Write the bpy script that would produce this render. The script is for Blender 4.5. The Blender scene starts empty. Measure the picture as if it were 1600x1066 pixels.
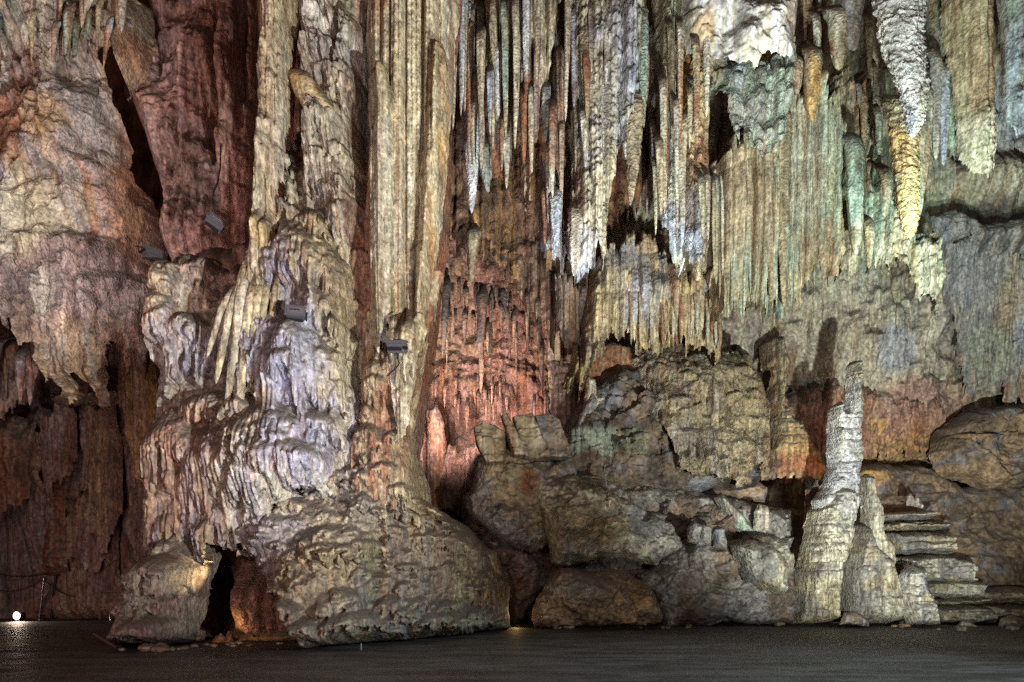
import bpy, math, random
import numpy as np
from mathutils import Vector
# ------------------------------------------------------------------ frame of reference
# camera stands at (0,0,H) looking along +Y, level, with a rising front (vertical shift)
H, F0 = 1.2, 1244.0
sc = bpy.context.scene
COL = sc.collection
def fl(px, py):
    """outline point standing on the floor"""
    return (px, py+1, H*F0/(py-900.)*1.0)
def at(px, py, D):
    """world point seen at photograph pixel (px,py) at real distance D"""
    return ((px-800.0)/F0*D, D, H+(900.0-py)/F0*D)
# ------------------------------------------------------------------ noise
def _h(i, j, s):
    i = i.astype(np.int64).astype(np.uint32); j = j.astype(np.int64).astype(np.uint32)
    n = i*np.uint32(374761393) + j*np.uint32(668265263) + np.uint32((s*2246822519) & 0xffffffff)
    n = (n ^ (n >> np.uint32(13)))*np.uint32(1274126177)
    n = (n ^ (n >> np.uint32(16)))*np.uint32(2246822519)
    n = n ^ (n >> np.uint32(15))
    return n.astype(np.float64)/4294967295.0
def vn(x, y, s=0):
    i = np.floor(x); j = np.floor(y); a = x-i; b = y-j
    a = a*a*a*(a*(a*6-15)+10); b = b*b*b*(b*(b*6-15)+10)
    return (_h(i,j,s)*(1-a)+_h(i+1,j,s)*a)*(1-b)+(_h(i,j+1,s)*(1-a)+_h(i+1,j+1,s)*a)*b
def fbm(x, y, s=0, o=4, g=.5):
    r = 0; a = 1; t = 0
    for k in range(o):
        r = r+a*vn(x, y, s+k*17); t += a; a *= g
        x, y = x*1.93*.8+y*1.93*.6+5.2, y*1.93*.8-x*1.93*.6+1.3
    return r/t
def fbs(x, y, s=0, o=4, g=.5):         # unrotated: keeps a direction (streaks)
    r = 0; a = 1; t = 0
    for k in range(o):
        r = r+a*vn(x, y, s+k*17); t += a; a *= g; x = x*2.03+3.1; y = y*2.03+7.7
    return r/t
def ridg(x, y, s=0, o=4):
    r = 0; a = 1; t = 0
    for k in range(o):
        r = r+a*(1-abs(2*vn(x, y, s+k*29)-1)); t += a; a *= .5
        x, y = x*2.1*.8+y*2.1*.6+5.2, y*2.1*.8-x*2.1*.6+1.3
    return r/t
def worley(x, y, s=0):
    i0 = np.floor(x); j0 = np.floor(y); f1 = np.full(x.shape, 9.); f2 = f1.copy(); idc = np.zeros(x.shape)
    for a in (-1,0,1):
        for b in (-1,0,1):
            i = i0+a; j = j0+b
            d = (i+_h(i,j,s)-x)**2+(j+_h(i,j,s+5)-y)**2
            m = d < f1
            f2 = np.where(m, f1, np.minimum(f2, d)); idc = np.where(m, _h(i,j,s+9), idc); f1 = np.where(m, d, f1)
    return np.sqrt(f1), np.sqrt(f2), idc
def facets(x, y, s=0):
    """broken planar faces, each tilted its own way"""
    i0 = np.floor(x); j0 = np.floor(y); f1 = np.full(x.shape, 9.); h = np.zeros(x.shape)
    for a in (-1,0,1):
        for b in (-1,0,1):
            i = i0+a; j = j0+b; dx = x-i-_h(i,j,s); dy = y-j-_h(i,j,s+5); d = dx*dx+dy*dy
            hh = (_h(i,j,s+6)-.5)*1.6*dx+(_h(i,j,s+7)-.35)*1.6*dy+(_h(i,j,s+8)-.5)*.7
            m = d < f1; h = np.where(m, hh, h); f1 = np.where(m, d, f1)
    return h
def ribs(x, z, w, s=0, warp=.5, lean=9.):
    """parallel vertical ribs of random width: (height 0..1, random id of the rib)"""
    u = x/w + warp*(fbs(x/(w*3), z/(w*lean), s, 2)-.5)*2
    i0 = np.floor(u); f = np.full(x.shape, 9.); f2 = f.copy(); idc = np.zeros(x.shape); zz = np.zeros_like(i0)
    for a in (-1,0,1):
        i = i0+a; d = abs(i+.5+.62*(_h(i,zz,s+3)-.5)-u)
        m = d < f
        f2 = np.where(m, f, np.minimum(f2, d)); idc = np.where(m, _h(i,zz,s+8), idc); f = np.where(m, d, f)
    t = np.clip((f2-f)/.75, 0, 1)
    return np.sqrt(np.clip(1-(1-t)**2, 0, 1)), idc
def ss(a, b, x):
    t = np.clip((x-a)/(b-a), 0, 1); return t*t*(3-2*t)
# ------------------------------------------------------------------ mineral colours (real albedo)
C = dict(cream=(.50,.44,.28), pale=(.55,.52,.41), buff=(.38,.32,.20), grey=(.30,.28,.26), slate=(.20,.20,.22), violet=(.35,.36,.44),
         ochre=(.48,.29,.10), rust=(.30,.13,.07), green=(.15,.21,.14), mint=(.34,.42,.34), white=(.68,.67,.67), dark=(.07,.06,.055),
         brown=(.20,.125,.09), rose=(.40,.23,.19), soot_shade=(.035,.032,.03), tan=(.34,.24,.15), yellow=(.55,.42,.20), blue=(.40,.46,.56),
         mauve=(.26,.19,.17), earth=(.17,.12,.085))
def mix(a, b, t):
    return a*(1-t[..., None])+np.array(b)*t[..., None]
def colour(X, Z, spec, s, D):
    c1, c2, c3 = [C[k] for k in spec['base']]
    c = np.ones(X.shape+(3,))*np.array(c1)
    c = mix(c, c2, ss(.42, .62, fbm(X*.9, Z*.5, s+101)))
    vert = spec.get('vert', 1)
    c = mix(c, c3, ss(.5, .72, fbs(X*5, Z*.7, s+111) if vert else fbm(X*2.2, Z*3, s+111))*.8)
    c = mix(c, np.array(c2)*.6, ss(.56, .78, fbm(X*3.3, Z*2.3, s+121))*.6)
    r_, id_ = ribs(X, Z, .11, s+141, .6); r2_, id2_ = ribs(X, Z, .045, s+151, .6)
    k_ = ss(.35, .6, fbs(X*.8, Z*.6, s+161))*vert; id2_ = np.where(vert, id2_, .5)
    c = mix(c, c3, ss(.72, .78, id_)*.75*k_); c = mix(c, np.minimum(np.array(c1)*1.35, .8), ss(.3, .22, id2_)*.6*(1-k_*.5))
    c = mix(c, C['rust'], ss(.80, .84, id2_)*.5*k_)
    for (px, py, rx, ry, name, k) in spec.get('patch', []):
        x, _, z = at(px, py, D); rx = rx/F0*D; ry = ry/F0*D
        d = np.sqrt(((X-x)/rx)**2+((Z-z)/ry)**2)
        d = d+.9*(fbs(X*2.5, Z*1.1, s+int(px))-.5)
        c = mix(c, C[name], ss(1.1, .55, d)*k)
    r = (.82+.36*fbm(X*9, Z*6, s+131, 3))[..., None]
    return np.clip(c*r, .01, .9)
# ------------------------------------------------------------------ materials
def rock_material(name, rough=.72, bump=.5, dust_shade=.5, streak=6., scale=1., spec=.35, dust_shade_col=(.11,.095,.08)):
    m = bpy.data.materials.new(name); m.use_nodes = True; nt = m.node_tree; N = nt.nodes; L = nt.links; N.clear()
    out = N.new('ShaderNodeOutputMaterial'); b = N.new('ShaderNodeBsdfPrincipled'); L.new(b.outputs[0], out.inputs[0])
    at_ = N.new('ShaderNodeAttribute'); at_.attribute_name = 'mineral'
    tc = N.new('ShaderNodeTexCoord')
    mp = N.new('ShaderNodeMapping'); mp.inputs['Scale'].default_value = (streak*scale, streak*scale, 1.1*scale); L.new(tc.outputs['Object'], mp.inputs[0])
    n1 = N.new('ShaderNodeTexNoise'); n1.inputs['Scale'].default_value = 1.6; n1.inputs['Detail'].default_value = 6; L.new(mp.outputs[0], n1.inputs['Vector'])
    n2 = N.new('ShaderNodeTexNoise'); n2.inputs['Scale'].default_value = 11*scale; n2.inputs['Detail'].default_value = 9; n2.inputs['Roughness'].default_value = .62
    L.new(tc.outputs['Object'], n2.inputs['Vector'])
    vo = N.new('ShaderNodeTexVoronoi'); vo.inputs['Scale'].default_value = 17*scale; L.new(tc.outputs['Object'], vo.inputs['Vector'])
    def ramp(src, a, b_):
        r = N.new('ShaderNodeMapRange'); r.inputs['From Min'].default_value = .3; r.inputs['From Max'].default_value = .7
        r.inputs['To Min'].default_value = a; r.inputs['To Max'].default_value = b_; L.new(src, r.inputs['Value']); return r.outputs[0]
    mu = N.new('ShaderNodeMath'); mu.operation = 'MULTIPLY'; L.new(ramp(n1.outputs['Fac'], .5, 1.35), mu.inputs[0]); L.new(ramp(n2.outputs['Fac'], .35, 1.6), mu.inputs[1])
    mc = N.new('ShaderNodeVectorMath'); mc.operation = 'SCALE'; L.new(at_.outputs['Color'], mc.inputs[0]); L.new(mu.outputs[0], mc.inputs['Scale'])
    # upward faces: dusty, with the shade of tops lit from below painted in
    ge = N.new('ShaderNodeNewGeometry'); sx = N.new('ShaderNodeSeparateXYZ'); L.new(ge.outputs['Normal'], sx.inputs[0])
    mr = N.new('ShaderNodeMapRange'); mr.inputs['From Min'].default_value = .15; mr.inputs['From Max'].default_value = .6; mr.inputs['To Max'].default_value = dust_shade
    L.new(sx.outputs['Z'], mr.inputs['Value'])
    mx = N.new('ShaderNodeMix'); mx.data_type = 'RGBA'; L.new(mr.outputs[0], mx.inputs['Factor']); L.new(mc.outputs[0], mx.inputs['A']); mx.inputs['B'].default_value = (*dust_shade_col, 1)
    L.new(mx.outputs['Result'], b.inputs['Base Color'])
    b.inputs['Roughness'].default_value = rough; b.inputs['Specular IOR Level'].default_value = spec
    add = N.new('ShaderNodeMath'); add.operation = 'MULTIPLY_ADD'; L.new(n1.outputs['Fac'], add.inputs[0]); add.inputs[1].default_value = 1.0; L.new(n2.outputs['Fac'], add.inputs[2])
    ad2 = N.new('ShaderNodeMath'); ad2.operation = 'MULTIPLY_ADD'; L.new(vo.outputs['Distance'], ad2.inputs[0]); ad2.inputs[1].default_value = .45; L.new(add.outputs[0], ad2.inputs[2])
    bp = N.new('ShaderNodeBump'); bp.inputs['Strength'].default_value = bump; bp.inputs['Distance'].default_value = .10; L.new(ad2.outputs[0], bp.inputs['Height'])
    L.new(bp.outputs[0], b.inputs['Normal'])
    return m
def plain(name, col, rough=.5, metal=0., emit=None):
    m = bpy.data.materials.new(name); m.use_nodes = True; N = m.node_tree.nodes; L = m.node_tree.links; b = N['Principled BSDF']
    tc = N.new('ShaderNodeTexCoord'); n = N.new('ShaderNodeTexNoise'); n.inputs['Scale'].default_value = 14; n.inputs['Detail'].default_value = 5; L.new(tc.outputs['Object'], n.inputs['Vector'])
    mx = N.new('ShaderNodeMix'); mx.data_type = 'RGBA'; mx.inputs['A'].default_value = (*[c*.7 for c in col], 1); mx.inputs['B'].default_value = (*[min(1, c*1.25) for c in col], 1)
    L.new(n.outputs['Fac'], mx.inputs['Factor']); L.new(mx.outputs['Result'], b.inputs['Base Color'])
    b.inputs['Roughness'].default_value = rough; b.inputs['Metallic'].default_value = metal
    if emit: b.inputs['Emission Color'].default_value = (*emit[0], 1); b.inputs['Emission Strength'].default_value = emit[1]
    return m
M = {}
# ------------------------------------------------------------------ object plumbing
def tag(o, label=None, cat=None, group=None, kind=None):
    if label: o['label'] = label
    if cat: o['category'] = cat
    if group: o['group'] = group
    if kind: o['kind'] = kind
    return o
def empty(name, loc, label=None, cat=None, group=None, kind=None):
    o = bpy.data.objects.new(name, None); COL.objects.link(o); o.location = loc; o.empty_display_size = .2
    return tag(o, label, cat, group, kind)
def link(name, V, Fc, mat, cols=None, origin=None, parent=None, smooth=True):
    V = np.asarray(V, dtype=np.float64)
    if origin is None: origin = (float(V[:,0].mean()), float(V[:,1].mean()), float(V[:,2].min()))
    me = bpy.data.meshes.new(name); V = V-np.array(origin)
    Fc = np.asarray(Fc, dtype=np.int32); nf, k = Fc.shape
    me.vertices.add(len(V)); me.vertices.foreach_set('co', V.astype(np.float32).ravel())
    me.loops.add(nf*k); me.loops.foreach_set('vertex_index', Fc.ravel())
    me.polygons.add(nf); me.polygons.foreach_set('loop_start', np.arange(0, nf*k, k, dtype=np.int32))
    me.polygons.foreach_set('use_smooth', np.full(nf, smooth))
    me.update(calc_edges=True)
    if cols is not None:
        a = me.color_attributes.new('mineral', 'FLOAT_COLOR', 'POINT')
        a.data.foreach_set('color', np.concatenate([cols, np.ones((len(cols),1))], 1).astype(np.float32).ravel())
    me.materials.append(M[mat]); me.validate()
    o = bpy.data.objects.new(name, me); COL.objects.link(o); o.location = origin
    if parent is not None:
        o.parent = parent; o.location = Vector(origin)-Vector(parent.location)
    return o
# ------------------------------------------------------------------ relief: a rock formation grown from an outline
def poly_sd(X, Z, P):
    n = len(P); d = np.full(X.shape, 1e9); ins = np.zeros(X.shape, bool)
    for i in range(n):
        ax, az = P[i]; bx, bz = P[(i+1) % n]
        ex, ez = bx-ax, bz-az; L2 = ex*ex+ez*ez+1e-12
        t = np.clip(((X-ax)*ex+(Z-az)*ez)/L2, 0, 1)
        d = np.minimum(d, (X-ax-t*ex)**2+(Z-az-t*ez)**2)
        if az != bz:
            c = ((az > Z) != (bz > Z)) & (X < ex*(Z-az)/(bz-az+1e-12)+ax); ins ^= c
    return np.where(ins, np.sqrt(d), -np.sqrt(d))
def add_lobe(Hh, X, Z, g, cx, cz, w, h, dep, s, G=None):
    """one flowstone cushion: domed top, fluted fall, ragged undercut foot"""
    j0 = max(0, int((cx-w-X[0,0])/g)); j1 = min(X.shape[1], int((cx+w-X[0,0])/g)+2)
    i0 = max(0, int((cz-h*1.15-Z[0,0])/g)); i1 = min(X.shape[0], int((cz+h*.1-Z[0,0])/g)+2)
    if j1 <= j0 or i1 <= i0: return
    x = X[i0:i1, j0:j1]; z = Z[i0:i1, j0:j1]
    x = x+.03*w*(vn(z/w*.8, x*0+s, s)-.5)*2
    u = (x-cx)/w; v = (cz-z)/h
    v = v-.28*u*u-.10*(vn(x/w*3, z*0+s, s+1)-.5)
    wr = min(max(.05, w*.2), .085); r1, id1 = ribs(x, z, wr, s, .15, 30.); r2, id2 = ribs(x, z, max(.03, wr*.4), s+4, .15, 24.)
    e = np.sqrt(np.clip(1-np.abs(u)**2.6, 0, 1))
    q = np.clip(v/.42, 0, 1); dome = np.sin(q*1.5708)**.85
    foot = 1-.42*id1-.13*id2*(.4+r2)
    cut = ss(0, .07, foot-v)
    fl = 1-((1-r1)*.055/max(dep,.1)+(1-r1)*.12)*ss(.2, .55, v)-(1-r2)*.10*ss(.2, .5, v)
    hh = dep*e*dome*cut*fl*(1-.12*np.clip(v, 0, 1))
    if G is not None: G[i0:i1, j0:j1] = np.where(hh > Hh[i0:i1, j0:j1], np.maximum((1-r1)*ss(.15,.5,v), .8*(1-r2)*ss(.2,.5,v)), G[i0:i1, j0:j1])
    Hh[i0:i1, j0:j1] = np.maximum(Hh[i0:i1, j0:j1], hh)
def relief(name, poly, D, tex=(), bumps=(), R=.5, back=None, tilt=(0,0), curve=0, col=None, seed=1, g=.035, mat='rock', parent=None,
           fringe=0, fringe_w=.15, edge=.06, open_=(), label=None, cat=None, group=None, kind=None, flat=None, holes=()):
    P = [at(p[0], p[1], p[2] if len(p) > 2 else D) for p in poly]
    P2 = [(p[0], p[2]) for p in P]
    xs = [p[0] for p in P2]; zs = [p[1] for p in P2]
    x0, x1, z0, z1 = min(xs)-.1, max(xs)+.1, min(zs)-.1-fringe, max(zs)+.1
    nx = int((x1-x0)/g)+2; nz = int((z1-z0)/g)+2
    X, Z = np.meshgrid(x0+np.arange(nx)*g, z0+np.arange(nz)*g)
    xc, zc = (x0+x1)/2, (z0+z1)/2
    Xw = X+edge*2*(fbm(X*1.7, Z*1.7, seed+1)-.5)+edge*.6*(fbm(X*7, Z*7, seed+2)-.5)
    Zw = Z+edge*2*(fbm(X*1.7+9, Z*1.7, seed+3)-.5)+edge*.6*(fbm(X*7, Z*7+4, seed+4)-.5)
    if fringe:
        r1, i1 = ribs(X, Z*0, fringe_w, seed+5, .3); r2, i2 = ribs(X, Z*0, fringe_w*.35, seed+6, .3)
        Zw = Zw+fringe*(i1*1.2-.35-.45*r1)*.9-fringe*.25*i2*r2+fringe*.3
    d = poly_sd(Xw, Zw, P2); dup = None
    if fringe: dup = poly_sd(Xw, Zw+fringe+R, P2)
    for hp in holes:
        q = [at(p[0], p[1], p[2] if len(p) > 2 else D) for p in hp]
        d = np.minimum(d, -poly_sd(Xw, Zw, [(p[0], p[2]) for p in q]))
    gz, gx = np.gradient(d, g); gm = np.maximum(gx*gx+gz*gz, .3)
    out = (d <= 0) & (d > -2.2*g)
    snap = np.clip(np.where(out, -d/gm, 0), 0, 2.2*g)
    X0, Z0 = X, Z
    XS = X+snap*gx; ZS = Z+snap*gz; dS = np.maximum(d, 0)
    Y = np.full(X.shape, float(D)) + tilt[0]*(X-xc) + tilt[1]*(Z-zc)
    if curve: Y = Y + curve*((X-xc)/((x1-x0)/2))**2
    for (px, py, rx, ry, dd) in bumps:
        bx, _, bz = at(px, py, D)
        q = ((X-bx)/(rx/F0*D))**2+((Z-bz)/(ry/F0*D))**2
        Y = Y - dd*np.exp(-q)
    Hh = np.zeros(X.shape); G = np.zeros(X.shape); rng = random.Random(seed)
    for k, t in enumerate(tex):
        kind_, amp = t[0], t[1]; sd = seed*31+k*7; m = 1
        if isinstance(t[-1], tuple):
            mk = t[-1]; bx, _, bz = at(mk[0], mk[1], D); dd = np.sqrt(((X-bx)/(mk[2]/F0*D))**2+((Z-bz)/(mk[3]/F0*D))**2)+.5*(fbm(X*1.5,Z*1.5,sd)-.5)
            m = ss(1.15, .8, dd); t = t[:-1]
        if kind_ == 'rock': Hh += m*amp*(fbm(X/t[2], Z/t[2], sd, 6, .52)-.5)*2
        elif kind_ == 'ridge': Hh += m*amp*(ridg(X/t[2]+.3*fbm(X,Z,sd), Z/t[2], sd, 5)-.6)*1.5
        elif kind_ == 'pop':
            f1, f2, i_ = worley(X/t[2]+.4*fbm(X*4,Z*4,sd), Z/t[2]*.85, sd); Hh += m*amp*np.sqrt(np.clip(1-f1*f1*1.3, 0, 1))*(.5+.8*i_)
        elif kind_ == 'flute':
            r, i_ = ribs(X, Z, t[2], sd, .35, t[3] if len(t) > 3 else 14.); Hh += m*amp*(r+.9*(i_-.5)); G = np.maximum(G, .9*(1-r)*m)
        elif kind_ == 'slant':
            ca, sa = math.cos(t[3]), math.sin(t[3]); r, i_ = ribs(X*ca+Z*sa, Z*ca-X*sa, t[2], sd, .9, 4.); Hh += m*amp*(r+.9*(i_-.5))
        elif kind_ == 'frac':
            wx = X/t[2]+.5*(fbm(X/t[2]*1.2, Z/t[2]*1.2, sd)-.5); wz = Z/t[2]*1.25+.5*(fbm(X/t[2]*1.2+7, Z/t[2]*1.2, sd+1)-.5)
            Hh += m*amp*facets(wx*.9+wz*.35, wz*.9-wx*.35, sd)
        elif kind_ == 'block':
            f1, f2, i_ = worley(X/t[2]*.8+.5*fbm(X*1.3,Z*1.3,sd), Z/t[2]*1.1+.5*fbm(X*1.3,Z*1.3,sd+1), sd); Hh += m*amp*((i_-.5)*1.3-ss(.08,0,f2-f1)*.25-f1*.5)
        elif kind_ == 'strata':
            zz = Z/t[2]+.5*(fbm(X*.5, Z*.4, sd)-.5)*2; i_ = np.floor(zz); fz = zz-i_
            Hh += m*amp*(_h(i_, np.floor(X*0), sd)+.6*np.sqrt(np.clip(1-(2*fz-1)**4, 0, 1))*(1-.5*fz))
        elif kind_ == 'facet':
            f1, f2, i_ = worley(X/t[2]+.3*fbm(X*2,Z*2,sd), Z/t[2], sd); j_ = _h(np.floor(i_*999), i_*0, sd)
            Hh += m*amp*((i_-.5)*1.6*(X/t[2]-np.floor(X/t[2])-.5)*.6+(j_-.5)+.6*ss(0,.15,f2-f1))
        elif kind_ == 'lobes':
            T = np.zeros(X.shape)
            for q_, lb in enumerate(t[2]):
                bx, _, bz = at(lb[0], lb[1], D); kk = D/F0
                add_lobe(T, X, Z, g, bx, bz, lb[2]*kk/2, lb[3]*kk, amp*(lb[4] if len(lb) > 4 else 1), sd+q_*3, G)
            Hh += T*m
        elif kind_ == 'casc':
            T = np.zeros(X.shape); w, h = t[2], t[3]; n = int(t[4]*(x1-x0)*(z1-z0)/(2*w*h))
            for q_ in range(n):
                a = rng.uniform(.55, 1.35); b = rng.uniform(.6, 1.3)
                add_lobe(T, X, Z, g, rng.uniform(x0, x1), rng.uniform(z0, z1), w*a, h*b, amp*a*rng.uniform(.5, 1.2), sd+q_*3, G)
            Hh += T*m
    if R:
        dR = dS if dup is None else np.maximum(dS, np.clip(dup, 0, R)*.72)
        q = np.clip(1-dR/R, 0, .995); bk = back if back is not None else R
        Y = Y + bk*(1-np.sqrt(np.clip(1-q*q, 0, 1)))
        Hh *= .45+.55*np.clip(dR/R*1.5, 0, 1)
    if flat is not None: Hh *= flat
    Y = Y-Hh
    ok = d > 0
    if R == 0 and not fringe and not holes: ok = np.ones(X.shape, bool)
    if not ok.all():
        n4 = ok[:-1,:-1].astype(int)+ok[1:,:-1]+ok[:-1,1:]+ok[1:,1:]; near = ok | out
        q = (n4 >= 1) & near[:-1,:-1] & near[1:,:-1] & near[:-1,1:] & near[1:,1:]
    else: q = np.ones((nz-1, nx-1), bool)
    idx = np.arange(nx*nz).reshape(nz, nx)
    Fc = np.stack([idx[:-1,:-1][q], idx[:-1,1:][q], idx[1:,1:][q], idx[1:,:-1][q]], 1)
    # drop crumbs: keep the largest connected piece
    Fc = keep_main(Fc, nx*nz, q, nz, nx)
    used = np.zeros(nx*nz, bool); used[Fc.ravel()] = True
    new = np.cumsum(used)-1
    V = np.stack([XS.ravel(), Y.ravel(), ZS.ravel()], 1)[used]
    spec = dict(col or dict(base=('buff','grey','cream')))
    if mat == 'dusty': spec['vert'] = 0
    cc = colour(X, Z, spec, seed, D)
    gk = np.array(C[spec.get('groove', 'rust')])*.75+np.array(C[spec['base'][2]])*.25       # rust mixed into the grooves between the ribs
    cc = mix(cc, gk, np.clip(G*1.1, 0, 1)*spec.get('gk', .5)*ss(.3, .55, fbm(X*.8+4, Z*.6, seed+77)+.08))
    cols = cc.reshape(-1, 3)[used]
    org = (xc, float(D), max(0., min(zs)))
    o = link(name, V, new[Fc], mat, cols, origin=org, parent=parent)
    if parent is None or label: tag(o, label, cat, group, kind)
    return o
def keep_main(Fc, n, q, nz, nx):
    if len(Fc) == 0: return Fc
    # label quads by iterative min propagation over rows/cols (flood fill on the quad mask)
    lab = np.where(q, np.arange(q.size).reshape(q.shape)+1, 0).astype(np.int64)
    for _ in range(400):
        old = lab.copy()
        for fwd in (1, -1):
            for ax in (0, 1):
                A = lab if ax == 0 else lab.T
                if fwd < 0: A = A[::-1]
                for r in range(1, A.shape[0]):
                    m = (A[r] > 0) & (A[r-1] > 0)
                    A[r][m] = np.maximum(A[r][m], A[r-1][m])
        if (lab == old).all(): break
    l = lab[q]; u, c = np.unique(l, return_counts=True); return Fc[l == u[c.argmax()]]
# ------------------------------------------------------------------ stalactites: closed tapering bodies
def spike(name, top, tip, w, D, D2=None, seed=1, flute=.18, lump=.16, taper=.75, col=None, mat='rock', parent=None, nseg=18, step=.06,
          flatten=.8, blunt=.1, label=None, cat=None, group=None, base=None, nf=7, sink=.7, grain=0):
    a = Vector(at(top[0], top[1], D)); b = Vector(at(tip[0], tip[1], D if D2 is None else D2))
    L = (a-b).length; n = max(6, int(L/step)); R0 = w/2/F0*D
    t = np.linspace(0, 1, n)[:, None]; th = math.pi/2+np.linspace(0, 2*math.pi, nseg, endpoint=False)[None, :]
    prof = (1-t)**taper*(1-blunt)+blunt*np.sqrt(np.clip(1-t**8, 0, 1))
    if base: prof = np.interp(t[:,0], [p[0] for p in base], [p[1] for p in base])[:, None]
    prof = prof*(.45+.55*ss(0, .5, t*L)) if not base else prof
    s = seed*13; cx, sn = np.cos(th), np.sin(th)
    fl = np.abs(np.sin(th*nf/2+s+1.5*(vn(t*L*.6, t*0+s, s)-.5)*2))
    r = R0*prof*(1+flute*(fl-.6)+lump*2*(fbm(cx*1.3+t*L*1.6+s, sn*1.3+t*L*2.2, s, 4)-.5)+lump*1.3*(vn(t*L*4+s, th*0+.5, s+2)-.5))
    if grain:
        f1, f2, i_ = worley((th-math.pi/2)*R0/.075+0*t, t*L/.075+0*th, s+7); r = r+grain*R0*(np.sqrt(np.clip(1-f1*f1*1.4, 0, 1))*(.4+i_)-.5)*prof**.5
    wob = R0*.28
    Xc = a.x+(b.x-a.x)*t+wob*(vn(t*L*.7, t*0+s, s+5)-.5)*2*np.sqrt(t); Yc = a.y+(b.y-a.y)*t+sink*(1-np.clip(t*L/min(.9, L*.5), 0, 1))**2; Zc = a.z+(b.z-a.z)*t
    X = Xc+r*cx; Y = Yc+r*sn*flatten; Z = Zc+0*th
    V = np.stack([X.ravel(), Y.ravel(), Z.ravel()], 1)
    i = np.arange(n-1)[:, None]*nseg; j = np.arange(nseg)[None, :]; j2 = (j+1) % nseg
    Fc = np.stack([(i+j).ravel(), (i+nseg+j).ravel(), (i+nseg+j2).ravel(), (i+j2).ravel()], 1)
    if b.z > a.z: Fc = Fc[:, ::-1]
    cols = colour(X, Z, col or dict(base=('cream','buff','pale')), seed, D).reshape(-1, 3)
    o = link(name, V, Fc, mat, cols, origin=tuple(a), parent=parent)
    if parent is None: tag(o, label, cat or 'stalactite', group)
    return o
# ------------------------------------------------------------------ small man-made things
def boxm(name, c, size, mat, parent=None, rot=None, bevel=.01):
    import bmesh
    bm = bmesh.new(); bmesh.ops.create_cube(bm, size=1)
    for v in bm.verts: v.co = Vector((v.co.x*size[0], v.co.y*size[1], v.co.z*size[2]))
    if bevel: bmesh.ops.bevel(bm, geom=bm.edges[:], offset=bevel, segments=2, affect='EDGES')
    me = bpy.data.meshes.new(name); bm.to_mesh(me); bm.free(); me.materials.append(M[mat])
    o = bpy.data.objects.new(name, me); COL.objects.link(o); o.location = c
    if rot: o.rotation_euler = rot
    if parent: o.parent = parent
    return o
def pipe(name, pts, r, mat, parent=None, nseg=8, caps=True):
    pts = [Vector(p) for p in pts]; org = pts[0].copy(); V = []; Fc = []
    for k, p in enumerate(pts):
        d = (pts[min(k+1, len(pts)-1)]-pts[max(k-1, 0)]).normalized()
        u = d.cross(Vector((0,1,0.01))).normalized(); v = d.cross(u).normalized()
        rr = r[k] if isinstance(r, (list, tuple)) else r
        for q in range(nseg):
            a = 2*math.pi*q/nseg; V.append(p+u*math.cos(a)*rr+v*math.sin(a)*rr)
    for k in range(len(pts)-1):
        for q in range(nseg):
            Fc.append((k*nseg+q, k*nseg+(q+1) % nseg, (k+1)*nseg+(q+1) % nseg, (k+1)*nseg+q))
    return link(name, np.array([tuple(v) for v in V]), Fc, mat, None, origin=tuple(org), parent=parent)
def sag(a, b, drop, n=16):
    a, b = Vector(a), Vector(b)
    return [a.lerp(b, i/(n-1))-Vector((0,0,drop*4*(i/(n-1))*(1-i/(n-1)))) for i in range(n)]
# ================================================================== the cave
random.seed(4)
M['rock'] = rock_material('flowstone', bump=.5, dust_shade=.8)
M['rough'] = rock_material('rough_flowstone', bump=.7, streak=2.2, scale=1.3, dust_shade=.5)
M['soft'] = rock_material('smooth_limestone', bump=.35, streak=2., scale=.7, dust_shade=.6)
M['dusty'] = rock_material('dusty_boulder', bump=.6, streak=1.6, scale=.8, dust_shade=.75, rough=.8)
M['smooth'] = rock_material('fluted_column', bump=.35, streak=5., scale=1.2, dust_shade=.4)
M['metal'] = plain('grey_painted_metal', (.16,.16,.19), .45, .5)
M['darkmetal'] = plain('dark_metal', (.03,.03,.035), .5, .6)
M['lens'] = plain('lamp_glass', (.12,.12,.14), .08, .0)
M['steel'] = plain('polished_steel', (.55,.58,.65), .18, 1.)
M['rope'] = plain('dark_rope', (.03,.025,.02), .8)
M['glow'] = plain('lit_lamp_glass', (1,.9,.8), .3, 0, ((1.,.78,.6), 60.))
M['wood'] = plain('weathered_wood', (.16,.11,.08), .7)
M['concrete'] = plain('kerb_concrete', (.18,.15,.13), .7)
RED = dict(base=('brown','rust','mauve')); 
# ---------------------------------------------------------------- setting
relief('cave_wall', [(-420,-330),(2050,-330),(2050,985),(-420,985)], 29, R=0, tex=[('rock',1.2,3.),('flute',.35,.7),('flute',.2,.25),('ridge',.4,1.2)],
       col=dict(base=('brown','rust','earth')), seed=3, g=.09, kind='structure', mat='rough')
relief('cave_wall', [(-330,400),(300,400),(300,972),(-330,972)], 23.2, R=0, tex=[('rock',.5,2.2),('flute',.5,.5,20),('flute',.2,.17,16),('flute',.07,.07),('pop',.12,.35,(90,740,60,120)),('strata',.2,.5,(200,660,60,60))],
       bumps=[(90,740,30,100,.7),(130,830,60,70,.5),(190,640,40,200,.6),(20,680,40,50,1.2)], tilt=(0,-.08),
       col=dict(base=('mauve','tan','grey'), gk=.3, patch=[(200,800,40,60,'tan',.7),(95,740,20,80,'tan',.7),(30,700,50,50,'rust',.5)]), seed=8, g=.05, kind='structure')
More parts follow.
